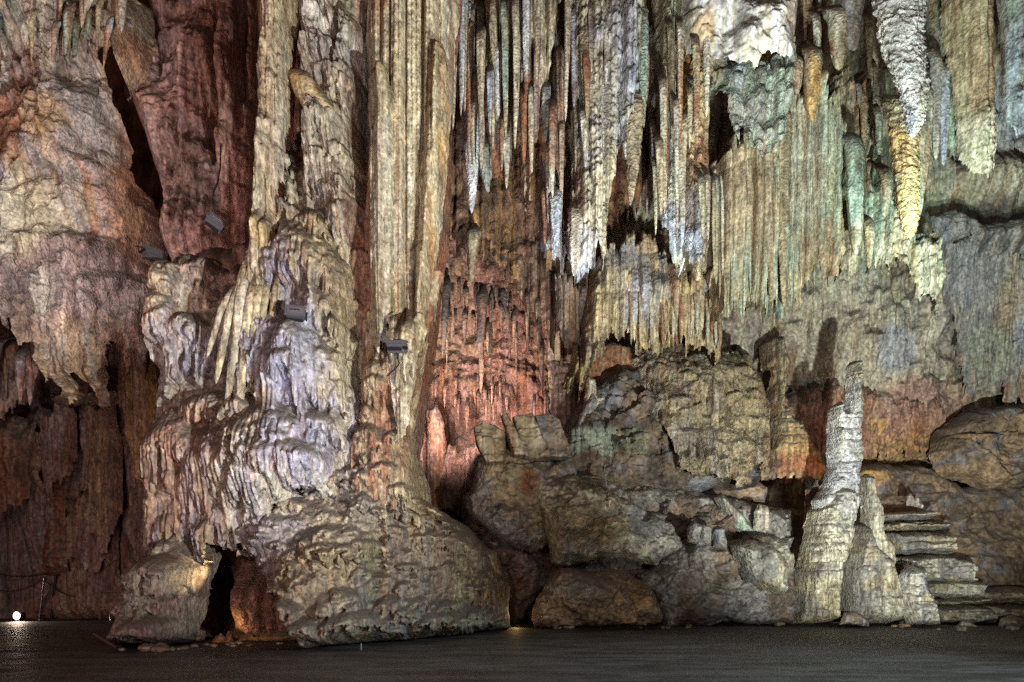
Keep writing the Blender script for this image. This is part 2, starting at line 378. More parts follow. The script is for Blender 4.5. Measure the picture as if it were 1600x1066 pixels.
# right hand wall of the chamber, leaning out towards the roof
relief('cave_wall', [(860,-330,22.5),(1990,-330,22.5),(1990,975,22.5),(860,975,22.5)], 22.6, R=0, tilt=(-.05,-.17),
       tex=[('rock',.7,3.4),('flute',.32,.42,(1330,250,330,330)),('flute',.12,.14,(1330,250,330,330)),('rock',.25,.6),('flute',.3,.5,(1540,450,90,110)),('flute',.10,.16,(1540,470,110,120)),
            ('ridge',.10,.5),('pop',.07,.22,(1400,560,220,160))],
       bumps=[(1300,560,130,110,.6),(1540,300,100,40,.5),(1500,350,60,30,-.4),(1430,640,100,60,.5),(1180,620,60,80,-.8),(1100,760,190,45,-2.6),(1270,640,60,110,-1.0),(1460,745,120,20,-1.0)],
       col=dict(base=('buff','grey','pale'), patch=[(1410,560,110,60,'pale',.8),(1440,640,110,60,'rose',.75),(1300,480,120,70,'pale',.7),(1400,540,40,40,'blue',.7),(1540,430,110,110,'slate',.85),(1520,350,90,40,'soot_shade',.8),  # slate and blackish patches put the shade of the right end into the colour
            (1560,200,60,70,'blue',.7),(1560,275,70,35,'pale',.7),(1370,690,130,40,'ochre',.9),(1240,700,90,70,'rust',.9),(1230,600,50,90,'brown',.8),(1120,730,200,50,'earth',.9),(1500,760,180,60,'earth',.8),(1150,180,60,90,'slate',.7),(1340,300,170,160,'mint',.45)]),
       seed=14, g=.05, kind='structure')
# ---------------------------------------------------------------- upper left
relief('hanging_bulge', [(-110,-90),(195,-90),(218,30),(196,85),(160,115),(173,170),(200,260),(206,330),(236,405),(226,470),(205,520),(178,560),(150,600),(128,575),(100,590),(60,560),(38,520),(0,560),(-110,570)], 16.4, R=.9, back=1.6,
       tex=[('rock',.5,1.8),('flute',.28,.34,(70,40,160,110)),('flute',.1,.12,(70,40,160,120)),('ridge',.3,.7),('pop',.08,.2),('ridge',.14,.3,(110,200,100,120)),('rock',.10,.25),('flute',.34,.42,(100,480,170,110)),('flute',.12,.15,(100,480,170,110))],
       bumps=[(110,200,70,95,.8),(60,330,90,60,.4),(200,380,25,120,-.4),(30,130,60,50,-.5),(60,30,90,70,.3)], fringe=.9, fringe_w=.3,
       col=dict(base=('tan','rust','grey'), patch=[(60,40,150,80,'pale',.6),(25,45,18,50,'green',.8),(60,30,12,60,'green',.7),(140,40,10,50,'green',.7),(40,35,12,40,'violet',.7),(10,340,60,80,'white',.8),(60,350,70,80,'cream',.8),(130,180,60,80,'grey',.6),(100,210,50,40,'ochre',.5),(185,350,40,110,'rust',.6),(130,450,150,75,'mauve',.9),(60,500,80,60,'brown',.7),(90,470,25,50,'pale',.5),(190,60,30,50,'rust',.6)]),
       seed=21, g=.032, mat='rough', label='massive ochre and grey bulge hanging at the upper left with a ragged lower edge', cat='rock formation')
relief('flowstone_wall', [(196,-90),(402,-90),(400,200),(398,430),(300,450),(262,425),(246,350),(236,300),(216,200),(186,140),(166,117),(205,92),(226,38)], 17.3, R=.5, back=1.5, curve=-.4,
       tex=[('rock',.5,1.5),('flute',.3,.5,(345,140,50,330)),('flute',.15,.2,(345,200,60,330)),('ridge',.25,.9),('flute',.2,.3,(260,330,60,130)),('rock',.1,.25)],
       bumps=[(290,130,45,70,.5),(342,215,8,45,-1.2),(350,120,5,130,-.9),(382,80,5,120,-.9),(255,90,5,30,-.5),(235,170,25,60,.3),(300,380,60,50,.8)],
       col=dict(base=('rose','mauve','brown'), patch=[(215,150,30,50,'rust',.8),(270,90,40,70,'mauve',.6),(300,300,40,70,'brown',.6)]), seed=22, g=.032,
       label='smooth reddish brown wall between the black crevice and the cream column', cat='rock wall')
# recess at the lower left
relief('rimstone_shield', [(64,612),(90,606),(130,603),(172,600),(168,612),(150,622),(120,630),(85,628),(68,622)], 20.6, R=.25, back=1.0, tex=[('flute',.05,.1)], col=dict(base=('tan','brown','buff')), seed=30, g=.03, fringe=.1,
       label='flat disc shaped shelf jutting out in the dark left recess', cat='rock shelf')
relief('rimstone_shield', [(180,676),(205,672),(232,674),(228,690),(200,694),(182,688)], 20.6, R=.2, back=.8, tex=[('flute',.05,.1)], col=RED, seed=31, g=.03,
       label='small dark shelf beside the big pillar in the left recess', cat='rock shelf')
relief('drapery', [(182,500),(228,480),(240,600),(236,760),(205,770),(195,640),(178,640)], 19.4, R=.4, tex=[('flute',.18,.2),('flute',.06,.07)], col=dict(base=('tan','brown','ochre')), seed=32, fringe=.6, label='tall ribbed brown drapery behind the left edge of the big pillar', cat='drapery')
relief('flowstone_mound', [(-90,640),(20,628),(48,660),(60,720),(40,760),(0,800),(-90,830)], 20.8, R=.8, tex=[('rock',.3,.9),('flute',.12,.2),('pop',.05,.15)], col=dict(base=('tan','brown','rust')), seed=33, fringe=.5, label='rounded brown boss of rock at the left edge of the recess', cat='rock formation')
relief('stalagmite', [(72,690),(84,672),(100,690),(106,760),(112,830),(130,900),(60,900),(66,800)], 22.0, R=.45, tex=[('strata',.16,.28),('pop',.08,.2)], col=dict(base=('tan','brown','rust')), seed=34, label='stacked ringed column standing in the dark left recess', cat='stalagmite')
relief('flowstone_mound', [(75,900),(95,830),(140,800),(190,820),(210,880),(215,975),(40,975)], 22.3, R=.7, tex=[('rock',.3,1),('flute',.24,.3),('flute',.08,.1)], col=dict(base=('mauve','tan','brown')), seed=35, label='low dark flowstone skirt behind the rope barrier', cat='rock formation')
for k, (poly, D, lab) in enumerate([([(60,628),(110,626),(118,720),(100,760),(70,740)],21.2,'ribbed curtain falling from the flat disc shelf in the left recess'),([(130,620),(175,612),(186,700),(190,800),(170,860),(140,820),(136,700)],21.4,'long brown curtain between the disc shelf and the great pillar'),
        ([(-90,500),(30,520),(52,580),(40,640),(0,640),(-90,660)],20.2,'tattered brown curtain at the left frame edge above the rounded boss'),([(100,800),(140,770),(176,800),(186,880),(150,900),(110,870)],21.8,'ribbed skirt of rock above the rope barrier')]):
    relief('drapery', poly, D, R=.3, tex=[('flute',.22,.24,20),('flute',.08,.08),('rock',.1,.4)], col=dict(base=('tan','mauve','brown')), seed=300+k, g=.028, fringe=.6, fringe_w=.14, label=lab, cat='drapery')
# ---------------------------------------------------------------- the great pillar
PIL = empty('cave_pillar', at(470, 1005, 14.2), 'huge cream and violet flowstone pillar with an arch at its foot', 'pillar')
PC = dict(base=('cream','violet','rust'))
# red shaft behind everything
relief('shaft', [(375,-90),(720,-90),(700,150),(690,330),(665,560),(640,700),(300,860),(232,700),(240,470),(262,410),(310,370),(388,352)], 15.6, R=.8, back=2, tex=[('rock',.3,1.2),('flute',.3,.3),('flute',.12,.1)],
       col=dict(base=('rust','mauve','brown'), patch=[(300,430,80,60,'mauve',.8)]), seed=40, parent=PIL)
relief('flowstone_cascade', [(240,430),(262,392),(300,392),(340,385),(392,400),(440,330),(470,318),(520,330),(545,380),(556,480),(562,600),(580,700),(560,760),(470,790),(400,860),(352,852),(318,884),(240,880),(222,850),(226,770),(216,735),(232,650),(228,520)], 14.3, R=.36, back=1.1,
       bumps=[(470,600,90,120,.7),(470,460,60,70,.5),(340,700,60,90,.35),(270,480,40,70,.3),(350,560,70,25,-.2),(350,430,35,55,-.6),(450,740,80,60,.9)],
       tex=[('rock',.15,.8),
            ('lobes',.75,[(268,412,56,90,.7),(262,452,70,110,.8),(305,500,80,120,.8),(285,640,120,150,1.0),(345,615,110,70,.7),(350,660,130,190,.9),(262,700,70,190,.7),(330,385,90,90,.3),
             (452,318,70,60,.9),(500,330,80,90,.8),(478,352,110,150,1.0),(530,400,60,110,.8),(448,372,60,120,.7),(525,455,80,130,.8),(430,480,110,190,.9),(478,498,110,210,1.1),(530,530,70,140,.7),(505,560,90,140,.9),(410,520,60,130,.8),
             (448,640,150,110,1.1),(515,640,80,90,.9),(400,630,70,60,.9),(470,680,140,120,1.2),(420,720,120,120,1.2),(390,700,70,90,1.0),(500,700,90,110,1.0),(372,780,90,110,1.0),(440,770,120,110,1.1),
             (250,730,60,150,.8),(300,760,70,120,.7),(345,720,60,160,.7),(545,590,50,90,.8)]),
            ('casc',.20,.20,.62,.5),('casc',.07,.09,.26,.6),('flute',.03,.085,40),('flute',.02,.04,30)],
       col=dict(base=('pale','violet','cream'), patch=[(270,430,40,70,'cream',.6),(340,420,60,70,'mauve',.85),(300,560,90,60,'violet',.5),(265,760,50,110,'rust',.4),(330,760,60,110,'rose',.4),(470,560,80,90,'violet',.7),(440,420,40,40,'violet',.6),(540,470,30,120,'buff',.7),(500,700,70,80,'violet',.6),(300,680,90,60,'rose',.6),(480,335,60,25,'slate',.8),(330,610,90,25,'grey',.8)]),
       seed=41, g=.024, parent=PIL, fringe=.25, fringe_w=.1)
relief('skirt_mound', [(352,858),(350,830),(390,790),(440,760),(500,700),(540,650),(560,660),(640,690),(655,770),(712,808),(770,858),(795,920),fl(797,975),fl(740,984),fl(640,992),fl(500,1006),(478,985),(440,940),(412,905),(385,866)], 14.25, R=.4, back=1.3, tilt=(.42,.36),
       bumps=[(850,900,170,500,-3.2),(380,900,90,400,-.8),(560,850,120,120,.6),(500,930,70,90,.4),(640,760,50,60,.4),(596,880,12,80,-.35),(440,830,60,40,.4),(700,900,60,80,.2)],
       tex=[('rock',.25,1.1),('casc',.45,.40,.6,.9),('pop',.16,.36),('casc',.20,.15,.26,1.0),('casc',.08,.07,.15,1.0),('pop',.03,.10),('flute',.03,.06,30)],
       col=dict(base=('buff','grey','cream'), patch=[(440,840,80,40,'violet',.6),(420,890,50,60,'violet',.5),(470,970,60,40,'mauve',.7),(590,880,14,80,'green',.5),(540,840,70,60,'cream',.4),(760,930,30,40,'ochre',.4),(660,880,60,60,'grey',.5)]),
       seed=42, g=.024, parent=PIL)
relief('skirt_shoulder', [(560,575),(575,550),(600,536),(662,515),(650,600),(638,650),(640,700),(655,775),(700,810),(560,790),(540,740),(545,700),(556,640)], 14.25, R=.25, back=1.0, bumps=[(600,600,30,60,.3),(590,730,40,50,.4)],
       tex=[('rock',.12,.8),('lobes',.4,[(610,548,100,130,.9),(595,625,80,90,.7),(585,655,110,110,1.1),(625,690,70,90,.9),(600,720,110,100,1.1),(570,740,70,80,1)]),('casc',.2,.2,.36,1.3),('flute',.05,.08)],
       col=dict(base=('buff','cream','rust'), patch=[(600,580,50,50,'cream',.6)]), seed=43, g=.024, parent=PIL, fringe=.1)
LEG = relief('arch_leg', [(208,872),(222,840),(240,815),(285,812),(304,866),(302,900),(292,940),(290,1006),(250,1014),(178,1014),(184,985),(194,962),(186,940),(200,915),(194,890)], 13.5, R=.4, back=1.4, tilt=(0,.35), bumps=[(250,900,50,40,.3),(240,980,50,25,.25)],
       tex=[('rock',.25,.6),('lobes',.6,[(258,868,120,80,1),(240,900,80,90,.8),(290,930,60,70,.7),(212,935,50,60,.9),(265,955,100,60,1.1),(205,965,50,50,.8)]),('ridge',.1,.5),('casc',.16,.18,.3,1.2),('flute',.05,.07),('pop',.04,.12)],
       col=dict(base=('grey','rose','pale'), patch=[(315,890,12,30,'cream',.9),(210,960,30,50,'mauve',.7)]), seed=44, g=.022, parent=PIL)
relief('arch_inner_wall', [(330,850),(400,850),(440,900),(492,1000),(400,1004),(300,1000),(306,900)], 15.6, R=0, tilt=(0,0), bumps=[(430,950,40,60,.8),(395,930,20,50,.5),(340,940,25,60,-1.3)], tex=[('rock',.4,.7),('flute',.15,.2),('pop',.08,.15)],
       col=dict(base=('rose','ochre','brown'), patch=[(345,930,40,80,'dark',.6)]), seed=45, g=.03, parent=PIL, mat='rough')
relief('infill', [(480,300),(570,280),(600,400),(690,420),(660,560),(640,700),(650,860),(480,860),(430,700)], 14.65, R=.3, tex=[('rock',.2,.6),('casc',.2,.22,.36,.9),('flute',.08,.12)], col=dict(base=('buff','rust','cream'), patch=[(568,430,14,90,'rust',.8)]), seed=49, g=.028, parent=PIL)
# long cream drip column on the left side of the pillar
relief('drip_column', [(398,-90),(452,-90),(446,60),(440,180),(434,250),(428,335),(440,365),(442,410),(425,470),(400,520),(382,640),(366,660),(352,600),(356,500),(372,420),(386,360),(390,250),(393,120)], 13.5, R=.28, back=.8,
       bumps=[(412,360,26,22,.25),(415,200,20,10,.12)],
       tex=[('rock',.1,.4),('flute',.14,.13,14),('flute',.05,.06),('lobes',.3,[(412,200,46,150,.8),(412,340,66,180,1)]),('pop',.05,.12,(415,120,40,160))],
       col=dict(base=('cream','pale','buff'), patch=[(415,370,30,30,'yellow',.6),(410,230,24,60,'pale',.6),(395,300,8,90,'rust',.4)]), seed=46, g=.02, parent=PIL, fringe=.7, fringe_w=.09)
for k, (x0, y0, x1, y1, w) in enumerate([(384,400,352,640,17),(394,410,374,665,16),(404,410,392,610,15),(372,420,338,600,14),(416,410,406,575,13),(430,410,424,530,12),(362,430,322,560,11),(380,380,362,560,12)]):
    spike('drip', (x0,y0), (x1,y1), w, 13.05, 13.3, seed=460+k, sink=.3, col=dict(base=('cream','pale','buff')), parent=PIL, flute=.14, lump=.22, taper=.3, blunt=.5)
spike('drip', (444,300), (436,640), 20, 13.5, seed=470, col=dict(base=('pale','cream','violet')), parent=PIL)
# jumble of bosses between the two columns
relief('boss_cluster', [(440,-90),(585,-90),(580,60),(570,130),(560,230),(572,330),(556,420),(560,520),(500,520),(460,470),(440,400),(436,300),(430,240),(444,170),(452,90)], 14.5, R=.4, back=1.1,
       bumps=[(510,220,35,60,.45),(545,330,25,80,.35),(465,210,14,90,-.8),(470,60,6,60,-.5),(530,60,5,50,-.5),(505,110,50,40,.4),(452,300,22,60,.3)],
       tex=[('rock',.16,.5),('lobes',.42,[(512,172,72,120,1.1),(508,232,66,110,.9),(540,190,60,120,.8),(545,250,64,100,.9),(556,305,50,110,.9),(530,320,60,90,.8),(550,390,50,110,.8),(452,222,44,70,.8),(446,265,44,70,.8),(444,305,44,60,.8),
              (478,-20,56,100,1),(520,-20,50,90,.9),(515,70,90,70,1),(545,110,60,90,.9),(555,30,40,120,.8)]),('casc',.16,.16,.28,1.1),('flute',.06,.08),('pop',.04,.1)],
       col=dict(base=('pale','grey','cream'), patch=[(530,90,45,50,'white',.7),(515,130,50,25,'slate',.6),(520,230,25,90,'pale',.6),(480,40,30,60,'white',.6),(465,200,12,90,'rust',.6),(545,60,10,90,'green',.5),(560,180,14,80,'green',.3)]), seed=47, g=.022, parent=PIL)
spike('leaning_stump', (446,84), (506,178), 46, 13.8, seed=48, col=dict(base=('cream','yellow','ochre')), parent=PIL, taper=.3, blunt=.8, flute=.06, base=[(0,.35),(.15,.75),(.5,.95),(.95,1.1),(1,.9)])
# tall fluted column
FC = empty('fluted_column', at(640, 545, 14.6), 'tall straight cream column of parallel flutes on the right of the great pillar', 'column')
relief('ribbed_shaft', [(566,-90),(718,-90),(706,60),(697,150),(690,260),(676,380),(662,500),(655,570),(566,580),(560,440),(562,330),(568,200),(564,110)], 14.4, R=.4, back=1.0, bumps=[(625,200,30,420,.25)],
       tex=[('flute',.26,.26,40),('flute',.10,.10,30),('rock',.03,.2),('pop',.02,.06)],
       col=dict(base=('cream','buff','pale'), patch=[(680,300,24,220,'pale',.5),(600,-10,20,90,'rust',.6),(574,420,9,120,'rust',.9),(650,100,30,160,'cream',.6),(560,60,14,120,'mint',.6)]), seed=50, g=.02, parent=FC, mat='smooth')
relief('ribbed_boss', [(572,120),(582,92),(598,92),(612,115),(622,140),(622,330),(612,480),(592,545),(580,540),(572,430),(570,300)], 13.7, R=.35, back=.7, tex=[('flute',.14,.11,40),('flute',.05,.05,30),('rock',.03,.2)],
       bumps=[(595,120,20,30,.2)], col=dict(base=('cream','buff','pale'), patch=[(594,105,22,26,'yellow',.9),(572,300,6,200,'rust',.9)]), seed=51, g=.02, parent=FC, mat='smooth', fringe=.25, fringe_w=.12)
relief('ribbed_boss', [(668,60),(690,40),(700,90),(696,200),(684,330),(670,430),(660,490),(640,495),(644,400),(652,250),(662,120)], 13.85, R=.3, back=.7, tex=[('flute',.10,.16,40),('flute',.03,.05,30),('rock',.04,.2),('strata',.10,.5,(645,430,30,60))],
       col=dict(base=('cream','buff','ochre')), seed=52, g=.02, parent=FC, mat='smooth')
relief('column_foot', [(600,508),(622,490),(660,492),(662,520),(648,590),(640,660),(622,680),(608,600)], 13.5, R=.3, tex=[('lobes',.25,[(635,498,60,120,1)]),('flute',.07,.1),('rock',.06,.3)], col=dict(base=('cream','buff','pale')), seed=53, g=.02, parent=FC, fringe=.2)
# rust sheet to the right of the column
relief('drapery', [(686,-90),(730,-90),(716,60),(704,140),(698,158),(692,90)], 15.2, R=.2, tex=[('flute',.1,.15,30)], col=RED, seed=54, label='dark rust drapery close beside the tall fluted column', cat='drapery')
# ---------------------------------------------------------------- arch floor pieces
relief('stalagmite', [(322,1010),(330,995),(340,990),(346,996),(352,985),(356,990),(362,1005),(366,1012)], 14.4, R=.12, tex=[('rock',.05,.2)], col=dict(base=('ochre','tan','rust')), seed=60, g=.012, label='tiny twin pointed ochre stalagmite on the floor under the arch', cat='stalagmite')
relief('boulder', [(364,1010),(370,992),(390,984),(440,985),(480,990),(492,1006)], 14.7, R=.3, tex=[('rock',.1,.3)], col=dict(base=('ochre','tan','brown')), seed=61, g=.02, label='low ochre hump of rock on the floor inside the arch', cat='boulder', mat='dusty')
# ---------------------------------------------------------------- inner chamber in the middle
relief('inner_chamber_wall', [(560,300),(960,300),(960,640),(900,680),(860,760),(850,880),(560,880)], 24.8, R=0, tilt=(0,-.1),
       tex=[('rock',.7,2.4),('ridge',.35,1.1),('flute',.12,.22,(770,620,150,60)),('flute',.08,.08,(770,620,150,90)),('flute',.12,.3,(700,720,60,110)),('rock',.2,.35),('pop',.1,.22),('pop',.16,.3,(720,520,90,70))],
       bumps=[(720,520,60,50,-.6),(780,610,120,40,.8),(685,680,20,60,-1.2),(700,760,60,60,.8)],
       col=dict(base=('rose','tan','rust'), patch=[(720,510,70,60,'tan',.5),(800,430,90,70,'brown',.4),(710,690,30,60,'brown',.7)]), seed=70, g=.035, mat='rough', label='pink lit back wall of the inner chamber between pillar and boulders', cat='rock wall')
relief('drapery_roof', [(655,300),(900,330),(905,550),(875,575),(850,515),(800,450),(760,395),(700,375),(655,400)], 22.2, R=.3, tex=[('flute',.4,.34),('flute',.2,.12),('flute',.08,.06),('rock',.15,.4)], bumps=[(860,520,30,70,.4)],
       col=dict(base=('brown','earth','tan'), patch=[(700,440,50,60,'dark',.7),(800,500,60,50,'tan',.4)]), seed=71, g=.028, fringe=1.0, fringe_w=.16, label='dense dark fringe of rock hanging over the pink inner chamber', cat='drapery')
relief('drapery_roof', [(700,150),(940,150),(1010,250),(990,330),(940,400),(890,420),(840,400),(800,420),(690,380),(680,250)], 21.2, R=.4, tex=[('rock',.5,.8),('flute',.3,.3),('flute',.1,.1)], col=dict(base=('brown','rust','ochre')), seed=72, g=.035, mat='rough', fringe=.8, label='shadowed brown roof rock behind the hanging central curtains', cat='rock formation')
relief('drapery', [(868,440),(900,432),(935,430),(950,470),(946,530),(930,570),(905,575),(880,560),(868,500)], 20.6, R=.3, tex=[('flute',.2,.16),('flute',.08,.07)], col=dict(base=('tan','buff','grey')), seed=73, g=.025, fringe=.7, fringe_w=.12, label='pale brown ribbed drapery just right of the pink chamber', cat='drapery')
relief('column', [(862,560),(902,560),(906,640),(912,690),(860,690),(862,620)], 21.6, R=.35, tex=[('strata',.15,.3),('flute',.1,.15)], col=dict(base=('mauve','brown','earth')), seed=74, g=.03, label='stout dark ringed column beside the pink chamber', cat='column')
relief('column', [(634,630),(660,624),(666,700),(664,790),(672,800),(640,800)], 22.2, R=.3, tex=[('flute',.1,.12)], col=dict(base=('rust','rose','brown')), seed=75, g=.03, label='rust red column at the left side of the pink chamber', cat='column')
relief('column', [(668,640),(682,632),(694,660),(696,760),(690,800),(664,800)], 21.8, R=.25, tex=[('flute',.1,.12),('strata',.08,.3)], col=dict(base=('rust','brown','mauve')), seed=76, g=.03, label='narrow rust red column standing in front of a dark gap in the chamber', cat='column')
relief('pillar_stub', [(700,700),(760,690),(770,740),(752,790),(700,806),(672,800),(660,760),(690,720)], 22.0, R=.35, tex=[('rock',.25,.5),('flute',.12,.14),('pop',.08,.15)], col=dict(base=('rose','rust','brown')), seed=77, g=.028, mat='rough', fringe=.3, label='crumbly pink block hanging above the black hollow behind the boulders', cat='rock formation')
rng = random.Random(9)
for k in range(54):
    x = rng.uniform(662, 865); y = rng.uniform(385, 455) + (x-660)*.32; l = rng.uniform(40, 110)
    spike('stalactite', (x, y), (x+rng.uniform(-4,4), y+l), rng.uniform(7, 15), rng.uniform(21.0, 22.0), seed=2700+k, nseg=9, step=.14, col=dict(base=('brown','dark','tan')),
          label='small dark stalactite in the fringe above the pink chamber', group='dark fringe stalactites of the inner chamber')
for k in range(42):
    x = rng.uniform(645, 860); y = rng.uniform(570, 615); l = rng.uniform(20, 65)
    spike('stalactite', (x, y), (x+rng.uniform(-2,2), y+l), rng.uniform(6, 11), rng.uniform(22.8, 23.6), seed=2800+k, nseg=8, step=.14, col=dict(base=('rose','brown','rust')),
          label='small reddish stalactite low on the pink chamber wall', group='reddish stalactites low in the inner chamber')
for (n_, x, y0, y1, w, lab) in [(0,668,440,582,16,'long knobbly black stalactite nearest the tall fluted column in the pink chamber'),(1,750,470,610,20,'long straight dark stalactite hanging before the pink chamber wall'),(2,694,455,560,17,'dark stalactite with a rough tip second from the fluted column'),(3,678,450,553,9,'thin black stalactite between two thicker ones over the pink wall')]:
    spike('stalactite', (x+5,y0-40), (x-3 if n_!=1 else x,y1), w, 20.9, seed=790+n_, nseg=14, step=.08, col=dict(base=('dark','earth','brown')), lump=.3, label=lab)
spike('stalactite', (738,330), (737,440), 22, 19.8, seed=795, col=dict(base=('buff','tan','pale')), lump=.35, flute=.1, taper=.4, label='ringed buff stalactite below the blue white spear')
# ---------------------------------------------------------------- hanging curtains, centre

def curtain(poly, D, seed, col, label, R=.22, fr=.35, fw=.14, tex=None, mat='rock', cat='curtain', bumps=(), g=.022, tilt=(0,0), name='stone_curtain'):
    return relief(name, poly, D, tex=tex or [('flute',.16,.17,20),('flute',.07,.07,14),('rock',.06,.25)], R=R, back=.7, bumps=bumps, col=col, seed=seed, g=g, fringe=fr, fringe_w=fw, mat=mat, label=label, cat=cat, tilt=tilt)
curtain([(750,60),(800,40),(806,200),(800,270),(785,290),(770,270),(762,240),(752,180)], 17.6, 81, dict(base=('rust','mauve','brown')), 'smooth rust sheet between the blue spear and the cream curtains', tex=[('flute',.06,.3,30),('rock',.08,.5)])
curtain([(690,-90),(760,-90),(752,40),(748,90),(742,210),(728,200),(718,130),(708,70)], 17.2, 82, dict(base=('buff','violet','rust'), patch=[(728,50,30,50,'violet',.7)]), 'knotty violet and buff rock above the blue white spear', mat='rough')
spike('stalactite', (737,70), (733,334), 36, 16.7, seed=83, col=dict(base=('pale','blue','grey'), patch=[(733,300,30,70,'white',.8)]), flute=.1, lump=.1, taper=.55, nseg=26, step=.04, mat='rough', label='long smooth blue white spear stalactite left of the central curtains')
spike('stalactite', (752,180), (764,302), 30, 16.9, seed=84, col=dict(base=('grey','mint','buff')), flute=.25, lump=.3, taper=.6, nseg=20, step=.04, label='short knobbly grey stalactite right beside the blue white spear')
curtain([(756,-90),(786,-90),(785,60),(780,98),(760,102),(750,96),(757,50)], 16.6, 85, dict(base=('cream','yellow','white')), 'short square ended yellow and white curtain near the top centre', fr=.1)
curtain([(785,-90),(812,-90),(808,80),(803,180),(798,250),(786,275),(786,180),(790,60)], 17.0, 86, dict(base=('pale','rust','cream')), 'narrow pale curtain edge left of the big cream drapery', fr=.2)
curtain([(806,-90),(884,-90),(880,-10),(868,60),(858,120),(848,180),(838,240),(830,290),(822,312),(815,290),(812,200),(806,100)], 16.3, 87, dict(base=('cream','rust','pale'), patch=[(826,190,10,20,'white',.9)]), 'big cream drapery of sharp pleats tapering to the lower left', tex=[('flute',.28,.24,30),('flute',.10,.08,20),('rock',.04,.3)], fr=.5)
curtain([(868,-90),(905,-90),(905,60),(900,150),(905,260),(906,340),(905,420),(890,395),(868,330),(852,230),(862,150),(870,40)], 16.9, 88, dict(base=('rust','mauve','brown')), 'broad dark red brown sheet hanging left of the spiky cluster', tex=[('flute',.12,.35,30),('rock',.12,.6),('rock',.04,.2)])
curtain([(845,210),(868,240),(884,320),(886,418),(872,412),(856,400),(846,370),(842,300)], 16.2, 89, dict(base=('grey','blue','slate'), patch=[(865,370,20,40,'white',.7)]), 'grey blue rough blade with whitish tip, left part of the spiky cluster', mat='rough', fr=.4, fw=.08)
curtain([(890,-90),(1008,-90),(1012,60),(1006,160),(980,215),(962,240),(948,330),(942,395),(930,420),(918,410),(905,430),(890,405),(892,300),(896,180),(888,60)], 16.0, 90,
        dict(base=('pale','blue','buff'), gk=.45, groove='mauve', patch=[(930,330,45,90,'cream',.7),(905,400,30,40,'white',.9),(960,110,40,90,'violet',.6),(905,90,16,60,'buff',.6),(1000,100,12,110,'green',.5),(900,330,10,90,'rust',.7),(965,220,16,20,'white',.8),(940,150,20,80,'buff',.5)]),
        'great spiky cluster of blue white and cream stalactites at the centre', tex=[('flute',.34,.30,12),('flute',.14,.12,9),('pop',.07,.09),('rock',.12,.3)], fr=.55, fw=.2, R=.35, bumps=[(930,330,30,120,.3),(960,60,50,80,.3)])
for k, (x, y0, y1, w, c) in enumerate([(903,330,432,24,'white'),(921,340,420,14,'white'),(936,300,405,18,'cream'),(870,300,405,16,'blue'),(948,120,300,18,'grey'),(976,130,250,20,'violet'),(992,150,322,26,'buff'),(962,20,200,16,'pale'),(915,40,200,20,'buff'),(930,90,300,26,'cream'),(1003,10,200,16,'mint')]):
    spike('stalactite', (x,y0-40), (x+(k%3-1)*4,y1), w*1.4, 15.6, grain=.25, seed=900+k, col=dict(base=(c,'grey','pale' if k%2 else 'buff')), flute=.18, lump=.18, mat='rough', nseg=24, step=.03, nf=5,
          label=['white tipped stalactite ending lowest in the central spiky cluster','slim white stalactite next to the lowest tip of the central cluster','cream stalactite on the right edge of the central cluster','bluish stalactite on the left edge of the central cluster','grey stalactite in the middle of the central cluster','violet stalactite ending in a white knob above the dark hollow','pointed buff grey stalactite hanging into the dark hollow','pale stalactite high in the central cluster near the frame top','knotty buff stalactite high on the left of the central cluster','thick cream stalactite at the heart of the central cluster','mint green stalactite beside the black slit'][k], cat='stalactite')
curtain([(1020,-90),(1060,-90),(1062,60),(1058,200),(1062,330),(1070,400),(1078,425),(1066,430),(1050,400),(1030,370),(1018,330),(1020,200),(1026,60)], 16.5, 91,
        dict(base=('pale','buff','mint'), patch=[(1050,370,30,50,'blue',.8),(1030,260,16,70,'slate',.7),(1072,400,10,40,'white',.9)]), 'tall narrow ribbed curtain right of the black slit with bluish rough foot', tex=[('flute',.24,.2,16),('flute',.1,.08,12),('pop',.05,.08)], fr=.5, mat='rough')
curtain([(1050,40),(1110,60),(1116,160),(1110,260),(1112,360),(1106,430),(1090,440),(1076,400),(1060,330),(1052,200)], 16.9, 92,
        dict(base=('buff','ochre','rust'), patch=[(1090,350,30,70,'slate',.7),(1070,130,16,60,'ochre',.8),(1098,150,14,60,'yellow',.7),(1080,390,30,30,'blue',.6)]), 'brown and ochre knotted column curtain under the bright roof bulge', tex=[('flute',.28,.3,10),('pop',.12,.14),('rock',.12,.4)], mat='rough', R=.4)
curtain([(896,-90),(1070,-90),(1065,60),(1040,220),(1010,330),(960,200),(900,200)], 18.2, 93, dict(base=('rust','brown','slate')), 'dark rust backing sheet behind the central cluster', fr=.8, tex=[('flute',.2,.3,20),('rock',.1,.4)])
